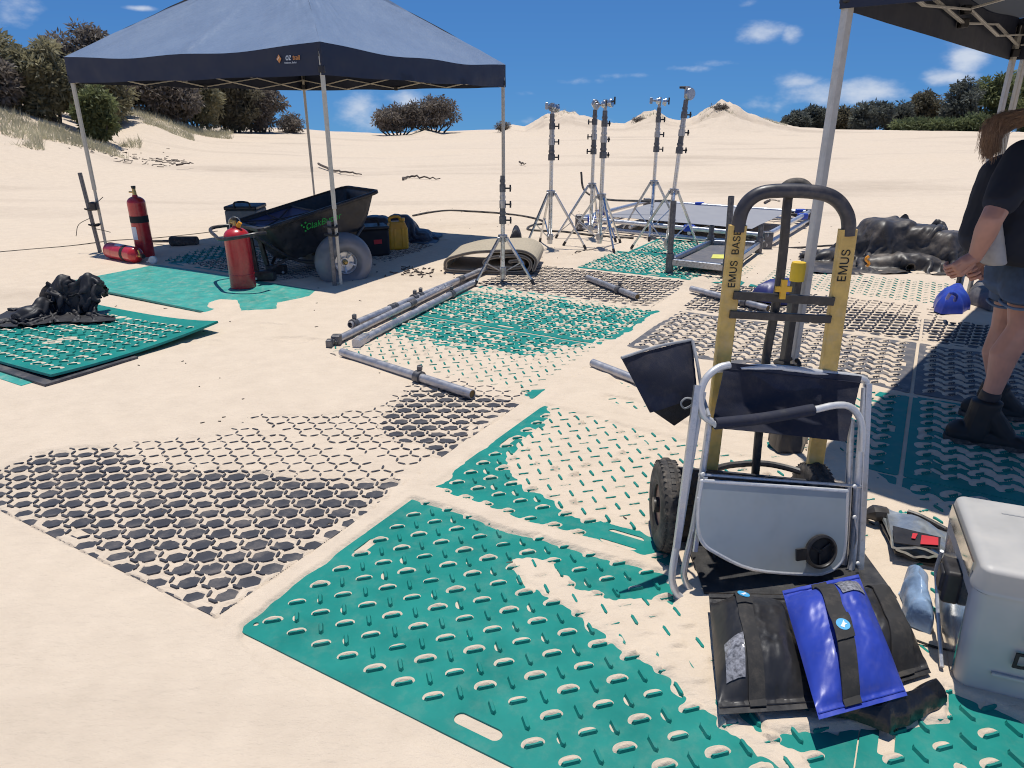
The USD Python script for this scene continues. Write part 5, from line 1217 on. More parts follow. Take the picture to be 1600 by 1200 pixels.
part('armrest', tb_([(1116, 663), (1180, 655), (1268, 641), (1300, 634), (1324, 634), (1339, 646), (1347, 668), (1347, 705)], .0125, -.035), ALUW, t, 40)
part('armrest_cloth', tb_([(1117, 662), (1190, 654), (1270, 640)], .0205, -.035, 5, 14), NAVYF, t, 40)
part('top_tube', tb_([(1122, 577), (1200, 574), (1270, 581), (1346, 591), (1354, 606)], .012, .05), ALUW, t, 40)
u, v = np.meshgrid(np.linspace(0, 1, 30), np.linspace(0, 1, 22), indexing='ij')
TL, TR, BR, BL = ck(1133, 566, .04), ck(1346, 588, .04), ck(1322, 690, .0), ck(1112, 668, .0)
Pg = (TL * (1 - u[..., None]) + TR * u[..., None]) * (1 - v[..., None]) + (BL * (1 - u[..., None]) + BR * u[..., None]) * v[..., None]
Pg += EN * (.035 * np.sin(np.pi * u) * np.sin(np.pi * v * .9) + .006 * fb(u * 5, v * 7, 0, 1, 4, 8))[..., None]
part('back_cloth', slab(Pg, .004), NAVYF, t, True)
part('cloth_seam', tube(Pg[:, 2] - EN * .003, .002, 5), NAVYF, t)
# arm pouch hanging out on the left
pc = [aty(*p) for p in ((971, 559, 2.20), (1081, 531, 2.36), (1098, 612, 2.30), (1062, 630, 2.26), (1016, 645, 2.20))]
def qd(a, b, c, d, n=14, m=12, sag=0.0, nrm=None, th=.005):
    u, v = np.meshgrid(np.linspace(0, 1, n), np.linspace(0, 1, m), indexing='ij')
    P = (a * (1 - u[..., None]) + b * u[..., None]) * (1 - v[..., None]) + (d * (1 - u[..., None]) + c * u[..., None]) * v[..., None]
    if nrm is not None: P += nrm * (sag * np.sin(np.pi * u) * np.sin(np.pi * v) + .3 * sag * fb(u * 4, v * 4, 0, 1, 3, 5))[..., None]
    return slab(P, th)
po = part('arm_pouch', qd(pc[0], pc[1], (pc[2] + pc[3]) / 2 + [.02, 0, .0], pc[4], sag=.015, nrm=np.array([.1, -1, .1])), NAVYF, t, True)
part('grey_piping', tube([pc[0], (pc[0] + pc[1]) / 2 + [0, 0, .008], pc[1]], .005, 8, 5), M('grey_piping_cloth', (.30, .31, .33), .8), po)
part('grey_piping', tube([pc[1] + [0, -.01, 0], aty(1090, 570, 2.30), aty(1097, 612, 2.26), ck(1108, 650, -.04)], .006, 8, 5), M('grey_piping_cloth', (.3, .31, .33), .8), po)
part('pull_loop', tube([aty(*p, 2.24) for p in ((1084, 624), (1072, 622), (1064, 630), (1070, 638), (1082, 632), (1086, 626))], .0035, 6, 4), M('grey_piping_cloth', (.3, .31, .33), .8), po)
part('net_pocket', qd(pc[4] + [.01, .02, .0], pc[2] + [.0, .03, -.01], pc[2] + [.02, .05, -.075], pc[4] + [.10, .06, -.075], th=.003), M('dark_net_cloth', (.03, .028, .027), .9, nscale=300, namt=.8), po, True)
# table leaf
pxl = [(1097, 752), (1322, 768), (1320, 830), (1316, 868), (1306, 884), (1290, 893), (1265, 896), (1176, 888), (1118, 862), (1098, 846), (1091, 822), (1092, 785)]
loop = np.array([ck(*p, -.03) for p in pxl]); o2 = loop[0]; L2 = np.c_[(loop - o2) @ E1, (loop - o2) @ E3]
n2 = np.cross(E1, E3); M2 = lambda poly, off, th: sheet_on(poly, o2 + n2 * off, E1, E3, th)
corner = catmull(np.c_[L2[1:], np.zeros(len(L2) - 1)], 4)[:, :2]; top = Polygon(np.vstack([L2[:1], corner]))
part('table_leaf', M2(top, -.004, .010), TABLEG, t, False)
ring = [o2 + E1 * x + E3 * y + n2 * .001 for x, y in np.array(top.buffer(.002).exterior.coords)[:-1]]
part('table_edge', tube(ring, .0075, 8, 0, True), ALUW, t, 40)
c = ck(1281, 861, -.045)
cu = part('cup_holder', lathe([[.050, 0], [.062, 0], [.062, .012], [.054, .016], [.050, .012], [.048, -.006], [.0, -.006], [.0, -.003], [.046, -.003], [.050, 0]], c, n2, 36), BLKPL, t, 40)
for k in range(3):
    a = 2 * np.pi * k / 3 + .5; dv = E1 * math.cos(a) + E3 * math.sin(a); part('cup_rib', square(c + dv * .008 + n2 * .001, c + dv * .048 + n2 * .001, .008, .005, up=n2), BLKPL, cu)
part('cup_tab', sheet_on(sbox(-.098, -.021, -.055, .021), c + n2 * .002, E1, E3, .009), BLKPL, cu, False)
for p in ((1098, 741), (1335, 760), (1092, 778), (1335, 808), (1340, 880)): part('rivet', lathe([[0, 0], [.008, 0], [.006, .006], [0, .007]], ck(*p, -.03), -EN, 10), WHITE, t)
part('hinge_bar', cyl(ck(1092, 741, -.012), ck(1345, 760, -.012), .0055, n=8), ALU, t)
for s, pq in ((0, ((1094, 778), (1086, 800), (1083, 830))), (1, ((1335, 810), (1339, 840), (1336, 858)))): part('hinge_arm', tb_(pq, .004, -.02, 3, 6), ALU, t)
for p in ((1081, 945), (1322, 905)): part('foot_cap', rbox(ck(*p) - [.018, .018, .014], ck(*p) + [.018, .018, .006], .005), BLKPL, t)

# ------------------------------------------------------------------ sandbags by the chair
sandbag('dusty black vinyl sandbag with a worn clear pocket, in front of the chair', g(1122, 1128, .03), g(1272, 1118, .03), g(1228, 940, .07), g(1106, 938, .07), .090, VINYLB, .38, .17, logo=.74, tagm=(.09, .28, .16, .40), seed=2, loops=False)
sandbag('bright blue vinyl sandbag with black strap and round badge, on top of the black ones', g(1278, 1132, .09), g(1416, 1094, .09), g(1340, 904, .17), g(1221, 930, .17), .076, VINYLU, .42, .19, logo=.40, tagm=(.58, .88, .70, .90), seed=4, z0=.01, flap=.07)
sandbag('plain black sandbag half under the blue one, nearest the cooler', g(1330, 1100, .02), g(1452, 1062, .02), g(1385, 925, .05), g(1300, 935, .05), .095, VINYLB, .62, .30, seed=7, loops=False)
blob('shiny black plastic bag squashed under the blue sandbag', 'plastic_bag', 'plastic bag', pt((1250, 1112), (1285, 1132), (1330, 1140), (1385, 1160), (1420, 1150), (1450, 1128), (1470, 1108), (1455, 1085), (1410, 1103), (1320, 1122)), .055, SHINY, 51, .6, 110, .5, base_z=.03)
t = thing('cord', 'thin dark cord lying on sand between the black sandbag and cooler', 'cord', g(1410, 1010))
part('cord', tube([g(1398, 985, .04), g(1430, 1000, .035), g(1465, 1012, .034), g(1500, 1020, .034)], .004, 6, 5), WEB, t)
blob('blue sandbag lying beside the tent leg with the black stake', 'sandbag', 'sandbag', pt((1457, 492), (1470, 497), (1500, 496), (1513, 488), (1505, 474), (1475, 472), (1460, 480)), .17, VINYLU, 61, .22, 70, .45, base_z=.03)
single('carry_loop', tube([g(1480, 466, .2), g(1486, 458, .27), g(1494, 462, .25), g(1492, 470, .2)], .014, 8, 4), VINYLU, 'blue carry loop on the sandbag beside the far tent leg', 'strap')
blob('grey sandbag lying behind the blue one, by the knees of the person', 'sandbag', 'sandbag', pt((1505, 478), (1545, 492), (1570, 488), (1560, 474), (1525, 464), (1508, 466)), .15, M('dull_grey_vinyl', (.10, .10, .105), .5, nscale=10, namt=.3, bump=.003, bscale=30, dust=.25), 63, .4, 50, .45, base_z=.03)
blob('dark blue sandbag seen through the hand truck above the upper crossbar', 'sandbag', 'sandbag', pt((1172, 474), (1215, 482), (1262, 482), (1262, 470), (1225, 462), (1180, 466)), .17, M('navy_vinyl', (.018, .024, .14), .4, bump=.002, bscale=40, dust=.1), 65, .35, 50, .45, base_z=.03)
blob('black sandbag at the foot of the near grey gazebo leg', 'sandbag', 'sandbag', pt((1200, 700), (1215, 716), (1252, 716), (1264, 696), (1245, 684), (1210, 684)), .16, VINYLB, 67, .5, 50, .45, base_z=.025)

# ------------------------------------------------------------------ cooler box
c0 = np.array([1.284, 1.617, 0]); cy_ = unit([.372, .928, 0]); cx_ = np.array([cy_[1], -cy_[0], 0]); T = np.eye(4); T[:3, 0], T[:3, 1], T[:3, 3] = cx_, cy_, c0
t = thing('cooler_box', 'large silver grey cooler box at the right edge of the photo', 'cooler', c0)
W_, D_, H_ = .74, .44, .36
low = np.vstack([trimesh.creation.icosphere(2, .03).vertices + p for p in ((.045, .045, .045), (W_ - .045, .045, .045), (W_ - .045, D_ - .045, .045), (.045, D_ - .045, .045))])
mid_ = np.vstack([trimesh.creation.cylinder(.035, .01, sections=24).vertices + p for p in ((.03, .03, H_), (W_ - .03, .03, H_), (W_ - .03, D_ - .03, H_), (.03, D_ - .03, H_))])
part('body', put(hull(np.vstack([low, mid_]))), COOL, t, 35)
part('gasket', put(boxm([.006, .006, H_ - .004], [W_ - .006, D_ - .006, H_ + .016])), BLKPL, t)
lid = np.vstack([trimesh.creation.cylinder(.045, .012, sections=28).vertices + p for p in ((.035, .035, H_ + .014), (W_ - .035, .035, H_ + .014), (W_ - .035, D_ - .035, H_ + .014), (.035, D_ - .035, H_ + .014))]
                + [trimesh.creation.icosphere(3, .03).vertices * [1, 1, .6] + p for p in ((.03, .03, H_ + .067), (W_ - .03, .03, H_ + .067), (W_ - .03, D_ - .03, H_ + .067), (.03, D_ - .03, H_ + .067))])
ld = part('lid', put(hull(lid)), COOL, t, 35)
part('lid_groove', put(boxm([.11, .34, H_ + .083], [W_ - .1, .346, H_ + .0862])), M('grey_groove', (.25, .25, .25), .6), ld)
part('side_panel', put(hull([(-.0035 + .012 * (1 - z / .34), y, z) for y, z in ((.05, .05), (D_ - .05, .05), (.05, .34), (D_ - .05, .34))] + [(.012 + .012 * (1 - z / .34), y, z) for y, z in ((.05, .05), (D_ - .05, .05), (.05, .34), (D_ - .05, .34))])), COOLS, t, False)
part('lid_side_panel', put(boxm([-.0125, .05, H_ + .016], [-.008, D_ - .05, H_ + .066])), COOLS, ld, False)
hd = part('handle_mount', put(rbox([-.045, .13, .22], [.004, .23, .33], .012)), BLKPL, t); part('latch', put(rbox([-.052, .15, .245], [-.030, .21, .315], .008)), BLKPL, hd)
part('carry_rod', put(tube([(-.03, .30, .30), (-.028, .32, .22), (-.02, .30, .17), (-.018, .17, .10), (-.014, .06, .045)], .006, 8, 4)), ALU, t)
fl = part('front_latch', put(rbox([.150, -.022, .225], [.22, .02, .335], .010)), BLKPL, t)
part('latch_screw', put(lathe([[0, 0], [.008, 0], [.007, .006], [0, .007]], (.163, -.022, .275), (0, -1, 0), 10)), ALU, fl)
part('lettering', put(lettering('D', .050, np.array([.150, -.001, .150]), [1, 0, 0], [0, -.06, 1.0], .004, True)), INK, t, False)
part('front_rib', put(rbox([.09, .000, .10], [W_ - .08, .012, .112], .004)), COOL, t)

# ------------------------------------------------------------------ folded silver shade and blue bag
t = thing('folded_sunshade', 'folded silver cloth shade with black panel and red print beside the cooler', 'sunshade', g(1410, 850))
def lay(px, z, mat, name, seed, th=.010, lbl=None):
    P = np.array([g(u, v, z) for u, v in px]); a, b, c_, d = P; u, v = np.meshgrid(np.linspace(0, 1, 26), np.linspace(0, 1, 12), indexing='ij')
    G = (a * (1 - u[..., None]) + b * u[..., None]) * (1 - v[..., None]) + (d * (1 - u[..., None]) + c_ * u[..., None]) * v[..., None]
    G[..., 2] += (.020 * np.abs(fb(u * 2, v * 5, seed, 1, 3, seed)) + .010 * np.sin(v * 7 + seed)) * (0 if seed == 5 else 1)
    return part(name, slab(G, th), mat, t, True, label=lbl)
lay([(1366, 806), (1398, 868), (1478, 888), (1480, 830)], .03, BLKPL, 'black_fold', 1)
lay([(1372, 800), (1400, 862), (1480, 878), (1482, 838)], .055, SILVERF, 'silver_fold', 2)
lay([(1384, 792), (1394, 852), (1476, 868), (1476, 832)], .085, SILVERF, 'silver_fold', 4)
lay([(1395, 822), (1398, 848), (1468, 858), (1470, 840)], .105, GARBAGE, 'black_panel', 5, .004)
lay([(1426, 833), (1424, 841), (1430, 842), (1434, 834)], .113, REDF, 'red_print', 5, .002); lay([(1440, 836), (1438, 850), (1466, 852), (1466, 840)], .114, REDF, 'red_print', 5, .002)
part('tied_end', tube([g(1350, 806, .05), g(1366, 802, .07), g(1385, 803, .07)], .03, 10, 4, rs=[.012, .035, .028]), PLASTIC, t)
part('pole', tube([g(1418, 800, .05), g(1440, 808, .05), g(1478, 828, .05)], .012, 8, 3), BLKMET, t)
blob('pale blue plastic bag crumpled against the side of the cooler', 'plastic_bag', 'plastic bag', np.array([[1.30, 1.90], [1.35, 1.84], [1.41, 1.95], [1.475, 2.08], [1.42, 2.14], [1.35, 2.06]]), .085, BAGBLUE, 71, 1.0, 90, .25, base_z=.02)

# ------------------------------------------------------------------ person
def chain(*js):
    """union of hulls of consecutive joint spheres, as a Manifold"""
    out = m3.Manifold(); sp = trimesh.creation.icosphere(2, 1.0).vertices
    for (p, r), (q_, s) in zip(js, js[1:]):
        r3, s3 = np.broadcast_to(r, 3), np.broadcast_to(s, 3)
        out = out + m3.Manifold.hull_points(np.vstack([sp * r3 + np.array(p), sp * s3 + np.array(q_)]))
    return out
def smooth_m(man, ln, it=14):
    m = man.refine_to_length(ln).to_mesh(); tm = trimesh.Trimesh(m.vert_properties[:, :3], m.tri_verts, process=True)
    trimesh.smoothing.filter_taubin(tm, .5, .53, it); return tm
def to_man(tm): return m3.Manifold(m3.Mesh(np.asarray(tm.vertices, np.float32), np.asarray(tm.faces, np.uint32)))
FW = unit([.90, -.42, 0]); RT = np.array([FW[1], -FW[0], 0]); UPV = np.array([0, 0, 1.0])      # facing, right-hand side, up
hipc = aty(1612, 398, 3.42); hipc[2] = .93
chest = np.array([hipc[0] - .02, hipc[1] - .01, 1.25]); neckp = np.array([chest[0] + .03, chest[1], 1.43]); headc = neckp + FW * .05 + [0, 0, .155]
ank_r, knee_r = aty(1541, 634, 3.28), aty(1597, 512, 3.24); ank_l, knee_l = aty(1556, 606, 3.62), aty(1568, 512, 3.62)
hip_r, hip_l = hipc + RT * .09 - [0, 0, .02], hipc - RT * .09 - [0, 0, .02]
sh_r, sh_l = aty(1600, 248, 3.20), chest - RT * .17 + [0, 0, .12]
el_r, wr_r = aty(1549, 343, 3.10), aty(1524, 401, 3.16); el_l, wr_l = aty(1566, 345, 3.55), aty(1532, 408, 3.33)
def leg_chain(hip, knee, ank):
    d = unit(ank - knee); bk = -FW
    return chain((hip, .10), (hip * .45 + knee * .55, .078), (knee, .058), (knee + d * .14 + bk * .022, .063), (knee + d * .26 + bk * .008, .047), (ank, .036), (ank - [0, 0, .04], .036))
torso = chain((hipc, (.15, .17, .12)), (hipc + [0, 0, .16], (.13, .15, .12)), (chest, (.13, .16, .13)), (chest + [0, 0, .1], (.10, .14, .08)), (neckp, .06), (headc - [0, 0, .08], .058))
arms = chain((chest + RT * .12 + [0, 0, .12], .075), (sh_r, .062), (el_r, .045), (el_r * .7 + wr_r * .3, .047), (wr_r, .029)) + chain((chest - RT * .1 + [0, 0, .12], .075), (sh_l, .062), (el_l, .045), (el_l * .7 + wr_l * .3, .045), (wr_l, .029))
head = chain((headc, (.085, .085, .10)), (headc + FW * .015 + [0, 0, .02], (.088, .088, .098))) + chain((headc + FW * .045 - [0, 0, .075], .045), (headc + FW * .06 - [0, 0, .085], .036)) + chain((headc + FW * .088 + [0, 0, .01], .012), (headc + FW * .108 - [0, 0, .022], .015)) \
    + chain((headc + RT * .085 - [0, 0, .01], (.014, .012, .03)), (headc + RT * .088 + [0, 0, .012], (.012, .012, .026))) + chain((headc - RT * .085 - [0, 0, .01], (.014, .012, .03)), (headc - RT * .088 + [0, 0, .012], (.012, .012, .026)))
body = smooth_m(torso + arms + head + leg_chain(hip_r, knee_r, ank_r) + leg_chain(hip_l, knee_l, ank_l), .016, 12)
def hand(wrist, fwd, nrm, sgn, curl):
    """palm, four curled fingers of different lengths and a thumb; nrm is the palm side"""
    fwd = unit(fwd); nrm = unit(nrm - fwd * np.dot(nrm, fwd)); side = np.cross(fwd, nrm) * sgn
    k = lambda a, b, c: wrist + fwd * a + side * b + nrm * c
    man = chain((wrist, .028), (k(.045, -.012, 0), (.030, .030, .026)), (k(.075, 0, .004), .024)) + chain((k(.03, .016, .0), .020), (k(.085, .030, .0), .014), (k(.085, -.030, .0), .014), (k(.03, -.016, 0), .018))
    for i, (off, ln) in enumerate(((.030, .88), (.010, 1.0), (-.011, .93), (-.031, .74))):
        a0 = k(.085, off, 0); d1 = fwd * math.cos(curl * .7) + nrm * math.sin(curl * .7); d2 = fwd * math.cos(curl * 1.9) + nrm * math.sin(curl * 1.9); d3 = fwd * math.cos(curl * 2.8) + nrm * math.sin(curl * 2.8)
        b0 = a0 + d1 * .044 * ln; c1 = b0 + d2 * .027 * ln; e0 = c1 + d3 * .021 * ln
        man = man + chain((a0, .0102), (b0, .0092), (c1, .0084), (e0, .0074))
    th0 = k(.025, .024, .006); man = man + chain((th0, .015), (k(.058, .050, .018), .0115), (k(.080, .052, .038), .010), (k(.096, .040, .050), .0085))
    return smooth_m(man, .006, 6)
h1 = hand(wr_r, unit([-.62, .1, -.62]), unit([-.2, .95, -.1]), 1, .92); h2 = hand(wr_l, unit([-.75, -.35, -.45]), unit([.15, -.9, .3]), -1, .95)
pm = to_man(body) + to_man(h1) + to_man(h2); mm = pm.to_mesh()
pbase = np.array([ank_r[0], ank_r[1], 0])
ps = thing('person', 'person in black t-shirt, denim shorts and black boots standing with hands behind back', 'person', pbase)
bd = part('body', trimesh.Trimesh(mm.vert_properties[:, :3], mm.tri_verts, process=False), SKIN, ps, True)
def clothm(man, ln, amp, seed, sc=7.0, it=10):
    m = smooth_m(man, ln, it); v = np.array(m.vertices); n = np.array(m.vertex_normals)
    m.vertices = v + n * (amp * fb(v[:, 0], v[:, 1], v[:, 2], sc, 4, seed) + amp * .5 * (1 - np.abs(fb(v[:, 0], v[:, 1], v[:, 2] * .6, sc * 1.3, 3, seed + 1)) * 2))[:, None]; return m
bkc = aty(1571, 338, 3.36)
shirt = chain((np.array([hipc[0] + .0, hipc[1], .935]), (.155, .19, .03)), (np.array([bkc[0], bkc[1], 1.06]), (.165, .185, .12)), (np.array([bkc[0] + .015, bkc[1], 1.16]), (.165, .19, .12)), (aty(1588, 275, 3.38), (.135, .18, .10)), (chest + [.0, 0, .06], (.150, .185, .12)), (chest + [.02, 0, .15], (.115, .16, .06)), (neckp - [0, 0, .01], .068)) \
    + chain((chest + RT * .10 + [0, 0, .12], .09), (sh_r, .082), (sh_r * .42 + el_r * .58, .070), (sh_r * .30 + el_r * .70, .068)) + chain((chest - RT * .10 + [0, 0, .12], .09), (sh_l, .08), (sh_l * .35 + el_l * .65, .066))
part('t_shirt', clothm(shirt, .018, .010, 3), TSHIRT, ps, True)
pan = chain((aty(1553, 345, 3.19), (.03, .03, .04)), (aty(1549, 385, 3.2), (.045, .05, .05)), (aty(1552, 408, 3.22), (.05, .06, .02)))
part('grey_shirt_panel', clothm(pan, .012, .006, 9), GREYCLOTH, ps, True)
shorts = chain((hipc + [0, 0, .01], (.162, .188, .04)), (hipc - [0, 0, .10], (.172, .195, .09))) + chain((hip_r - [0, 0, .05], .135), (hip_r * .35 + knee_r * .65 + [0, 0, .04], (.108, .108, .03))) + chain((hip_l - [0, 0, .05], .135), (hip_l * .35 + knee_l * .65 + [0, 0, .04], (.106, .106, .03)))
so = part('denim_shorts', clothm(shorts, .018, .008, 5), DENIM, ps, True)
for hp, kn in ((hip_r, knee_r), (hip_l, knee_l)):
    c = hp * .35 + kn * .65 + [0, 0, .012]; part('hem', tube([c + np.array([math.cos(a) * .108, math.sin(a) * .108, .006 * math.sin(3 * a)]) for a in np.linspace(0, 2 * np.pi, 25)[:-1]], .007, 8, 0, True), M('pale_denim_hem', (.12, .17, .24), .9), so, True)
for k, (an, kn) in enumerate(((ank_r, knee_r), (ank_l, knee_l))):
    f = FW if k == 0 else unit(FW + [.1, .25, 0]); a = np.array([an[0], an[1], 0])
    boot = chain((a - f * .085 + [0, 0, .068], (.064, .056, .064)), (a + f * .06 + [0, 0, .060], (.060, .056, .052)), (a + f * .185 + [0, 0, .048], (.058, .055, .036))) + chain((a - f * .02 + [0, 0, .07], .066), (an + [0, 0, .02], (.070, .066, .02))) + chain((an - [0, 0, .02], .060), (a + f * .11 + [0, 0, .070], .052))
    b = part('boot', clothm(boot, .012, .004, 11 + k, 14), LEATHER, ps, True)
    sole = unary_union([Point(*p).buffer(r) for p, r in (((-.10, 0), .054), ((-.02, 0), .050), ((.06, 0), .054), ((.17, 0), .058), ((.21, 0), .046))]).convex_hull
    part('sole', sheet_on(sole, a + [0, 0, .022], f, np.cross(UPV, f), .024), BLKRUB, b)
    part('sock', smooth_m(chain((an + [0, 0, .03], .046), (an + (kn - an) * .10 + [0, 0, .02], .047)), .012, 5), GARBAGE, ps, True)
capm = chain((headc + [0, 0, .045], (.100, .100, .055)), (headc + [0, 0, .075], (.092, .092, .05)))
cp = part('cap', smooth_m(capm, .014, 6), CAPM, ps, True)
part('cap_brim', slab(np.array([[headc + FW * (.06 + .11 * i) + RT * (.085 * s * (1 - .35 * i)) + UPV * (.035 - .03 * i - .02 * s * s) for s in np.linspace(-1, 1, 11)] for i in np.linspace(0, 1, 7)]), .004), CAPM, cp, True)
# hair: a loose pony tail blowing out behind, and strands under the cap
rh = np.random.default_rng(12); pts, cnt, wid = [], [], []
root = headc - FW * .085 - [0, 0, .005]; e_a, e_b, e_c = aty(1573, 180, 3.36), aty(1556, 199, 3.34), aty(1545, 238, 3.33)
cen = np.array([root, root * .4 + e_a * .6, e_b, e_c])
for k in range(1700):
    if k < 1400:
        dsc = rh.normal(size=3); dsc /= np.linalg.norm(dsc); dsc *= rh.random() ** .45; cut = rh.uniform(.72, 1.06)
        c = [cen[0] + dsc * .011, cen[1] + dsc * .030 + rh.normal(size=3) * .003, cen[2] + dsc * [.042, .040, .048] + rh.normal(size=3) * .006, cen[2] + (cen[3] - cen[2]) * cut + dsc * [.036, .036, .046] + rh.normal(size=3) * .010]
    else:
        a = rh.uniform(0, 2 * np.pi); d_ = FW * math.cos(a) + RT * math.sin(a)
        if math.cos(a) > .25: continue
        c = [headc + d_ * .088 + [0, 0, .04], headc + d_ * .096 - [0, 0, .01], root * .6 + (headc + d_ * .09) * .4 - [0, 0, .03], root + rh.normal(size=3) * .010]
    P = catmull(np.array(c), 5); P += np.cumsum(rh.normal(size=P.shape) * .0013, 0); pts.append(P); cnt.append(len(P)); wid.append(np.linspace(.0022, .0009, len(P)))
hp = '/World/person/hair'; hc = UsdGeom.BasisCurves.Define(stage, hp); PP = np.vstack(pts) - pbase
hc.CreatePointsAttr(Vt.Vec3fArray.FromNumpy(PP.astype(np.float32))); hc.CreateCurveVertexCountsAttr(Vt.IntArray.FromNumpy(np.array(cnt, np.int32)))
hc.CreateTypeAttr('linear'); hc.CreateWidthsAttr(Vt.FloatArray.FromNumpy(np.concatenate(wid).astype(np.float32))); hc.SetWidthsInterpolation('vertex')
UsdShade.MaterialBindingAPI.Apply(hc.GetPrim()).Bind(HAIRM)
part('hair_tie', lathe([[.012, -.012], [.024, -.008], [.024, .008], [.012, .012], [.012, -.012]], root - FW * .012, -FW, 14), BLKPL, ps)

# ------------------------------------------------------------------ trees, bushes, dune grass
def leaves(centres, radii, n, size, rng, droop=.5, thin=.34, dirs=None):
    k = rng.integers(0, len(centres), n); d = rng.normal(size=(n, 3)); d /= np.linalg.norm(d, axis=1, keepdims=True); rad = rng.random(n) ** .45
    P = centres[k] + d * rad[:, None] * radii[k]
    a = d + rng.normal(size=(n, 3)) * .7 - [0, 0, droop * .6]; a /= np.linalg.norm(a, axis=1, keepdims=True)
    b = np.cross(a, rng.normal(size=(n, 3))); b /= np.maximum(np.linalg.norm(b, axis=1, keepdims=True), 1e-6)
    L = (size * (.6 + .9 * rng.random(n)))[:, None]; w = L * thin
    V = np.stack([P, P + a * L * .5 + b * w * .5, P + a * L, P + a * L * .5 - b * w * .5], 1).reshape(-1, 3)
    i = np.arange(n)[:, None] * 4; F = np.vstack([i + [0, 1, 2], i + [0, 2, 3]]); return trimesh.Trimesh(V, F, process=False)
def tree(name, label, catg, u0, u1, vtop, vbase, D, look, group, seed, n=5200, size=.20, thin=.34, stems=4, bare=.18, clump=.30, depth=.8, low=.6):
    n = int(n * 1.7)
    """u0,u1: crown sides; vtop, vbase: crown top and foot in the photo; D: how far off it stands"""
    rng = np.random.default_rng(seed); uc = (u0 + u1) / 2
    d = ray(uc, vbase); hd = unit([d[0], d[1], 0]); base = hd * D; base[2] = ground_z(base[0], base[1]) - .05
    dr = ray(uc, vtop); ztop = CH + dr[2] * D / np.hypot(dr[0], dr[1]); Hh = max(ztop - base[2], low)
    zc = D * hd[1] * CP + 1.0 * SP; W = (u1 - u0) / CF * zc / 2
    t = thing(name, label, catg, base, group); side = np.array([hd[1], -hd[0], 0])
    m = max(int(30 + 40 * clump * 3), 30); C = []; R = []
    for _ in range(m):
        for _try in range(30):
            p = rng.uniform(-1, 1, 3)
            if p @ p < 1 and p[2] > -1 + bare: break
        zz = bare * .6 + (1 - bare * .6) * (p[2] * .5 + .5); prof = math.sqrt(max(1 - ((zz - .45) / .62)**2, .08))
        c = base + side * p[0] * W * .88 * (.55 + .45 * prof) + hd * p[1] * W * depth * .8 + UPV * Hh * (.02 + zz * .90)
        C.append(c); R.append(np.array([1, 1, .75]) * min(W, Hh) * clump * rng.uniform(.65, 1.2))
    C, R = np.array(C), np.array(R)
    tr = part('trunk', cat([tube([base + side * W * .12 * (k - stems / 2) * rng.uniform(.4, 1.2), base + side * W * .22 * (k - stems / 2) + UPV * Hh * .25 + hd * rng.normal() * .1, base + side * W * .42 * (k - (stems - 1) / 2) / max(stems / 2, 1) + UPV * Hh * .62], .07, 6, 4, rs=[.075 * Hh / 4 + .02, .04 * Hh / 4 + .012, .015]) for k in range(stems)]), BARK, t)
    lim = [tube([base + UPV * Hh * .16 + (c - base) * [.2, .2, 0], base * .5 + c * .5 + rng.normal(size=3) * .08 * W, c], .02, 5, 3, rs=[.03, .02, .007]) for c in C[:28]]
    part('limbs', cat(lim), BARK, tr)
    part('crown', leaves(C, R, n, size, rng, thin=thin), look, t, False)
    return t
G1_ = 'coastal trees on the left dune'; G2_ = 'dark trees behind the left gazebo'; G3_ = 'scrub along the far right skyline'
B_G, D_F, O_F, GB_F, BL_F, FG_F = LEAFS
spec = [ # name,label,u0,u1,vtop,vbase,D,look,group,n,size
 ('coastal_tree', 'big brown-green coastal tree at far left edge on the grassy dune', -90, 62, 44, 150, 30.5, B_G, G1_, 9000, .20),
 ('coastal_tree', 'brown-green coastal tree just left of the gazebo corner', 30, 135, 58, 172, 29.5, B_G, G1_, 8000, .19),
 ('coastal_tree', 'darker tall tree rising behind the two left coastal trees', 85, 205, 30, 160, 35, GB_F, G1_, 8000, .20),
 ('coastal_tree', 'low green bush at the foot of the dune beside the left gazebo leg', 120, 182, 118, 185, 28.5, O_F, G1_, 5000, .16),
 ('coastal_tree', 'dark tree seen under the gazebo roof, left part', 170, 292, 70, 176, 39, D_F, G2_, 7500, .2),
 ('coastal_tree', 'dark brown tree seen under the gazebo roof, in the middle', 262, 352, 84, 188, 40, B_G, G2_, 7000, .2),
 ('coastal_tree', 'dark tree seen under the gazebo roof, right part', 322, 410, 96, 192, 42, D_F, G2_, 6500, .2),
 ('coastal_tree', 'last dark tree of the left belt, at its right-hand end', 372, 447, 120, 195, 43, GB_F, G2_, 6000, .2),
 ('coastal_tree', 'brown-green tree filling the gap behind the gazebo corner', 112, 205, 72, 165, 33, B_G, G1_, 6500, .2),
 ('coastal_tree', 'low brown tree at the left edge in front of the big one', -60, 40, 88, 168, 29, GB_F, G1_, 5000, .18),
 ('coastal_tree', 'low dark tree under the gazebo roof between two taller ones', 225, 315, 108, 190, 38, GB_F, G2_, 5000, .2),
 ('low_bush', 'small dark bush tailing off the left tree belt', 432, 478, 176, 200, 44, GB_F, G2_, 1400, .15),
 ('round_bush', 'lone bush on the skyline, left half, with bare grey stems', 585, 662, 160, 212, 46.5, GB_F, 'lone skyline bushes', 4200, .19),
 ('round_bush', 'lone bush on the skyline, right half, taller and looser', 632, 726, 151, 210, 46.5, GB_F, 'lone skyline bushes', 4800, .19),
]
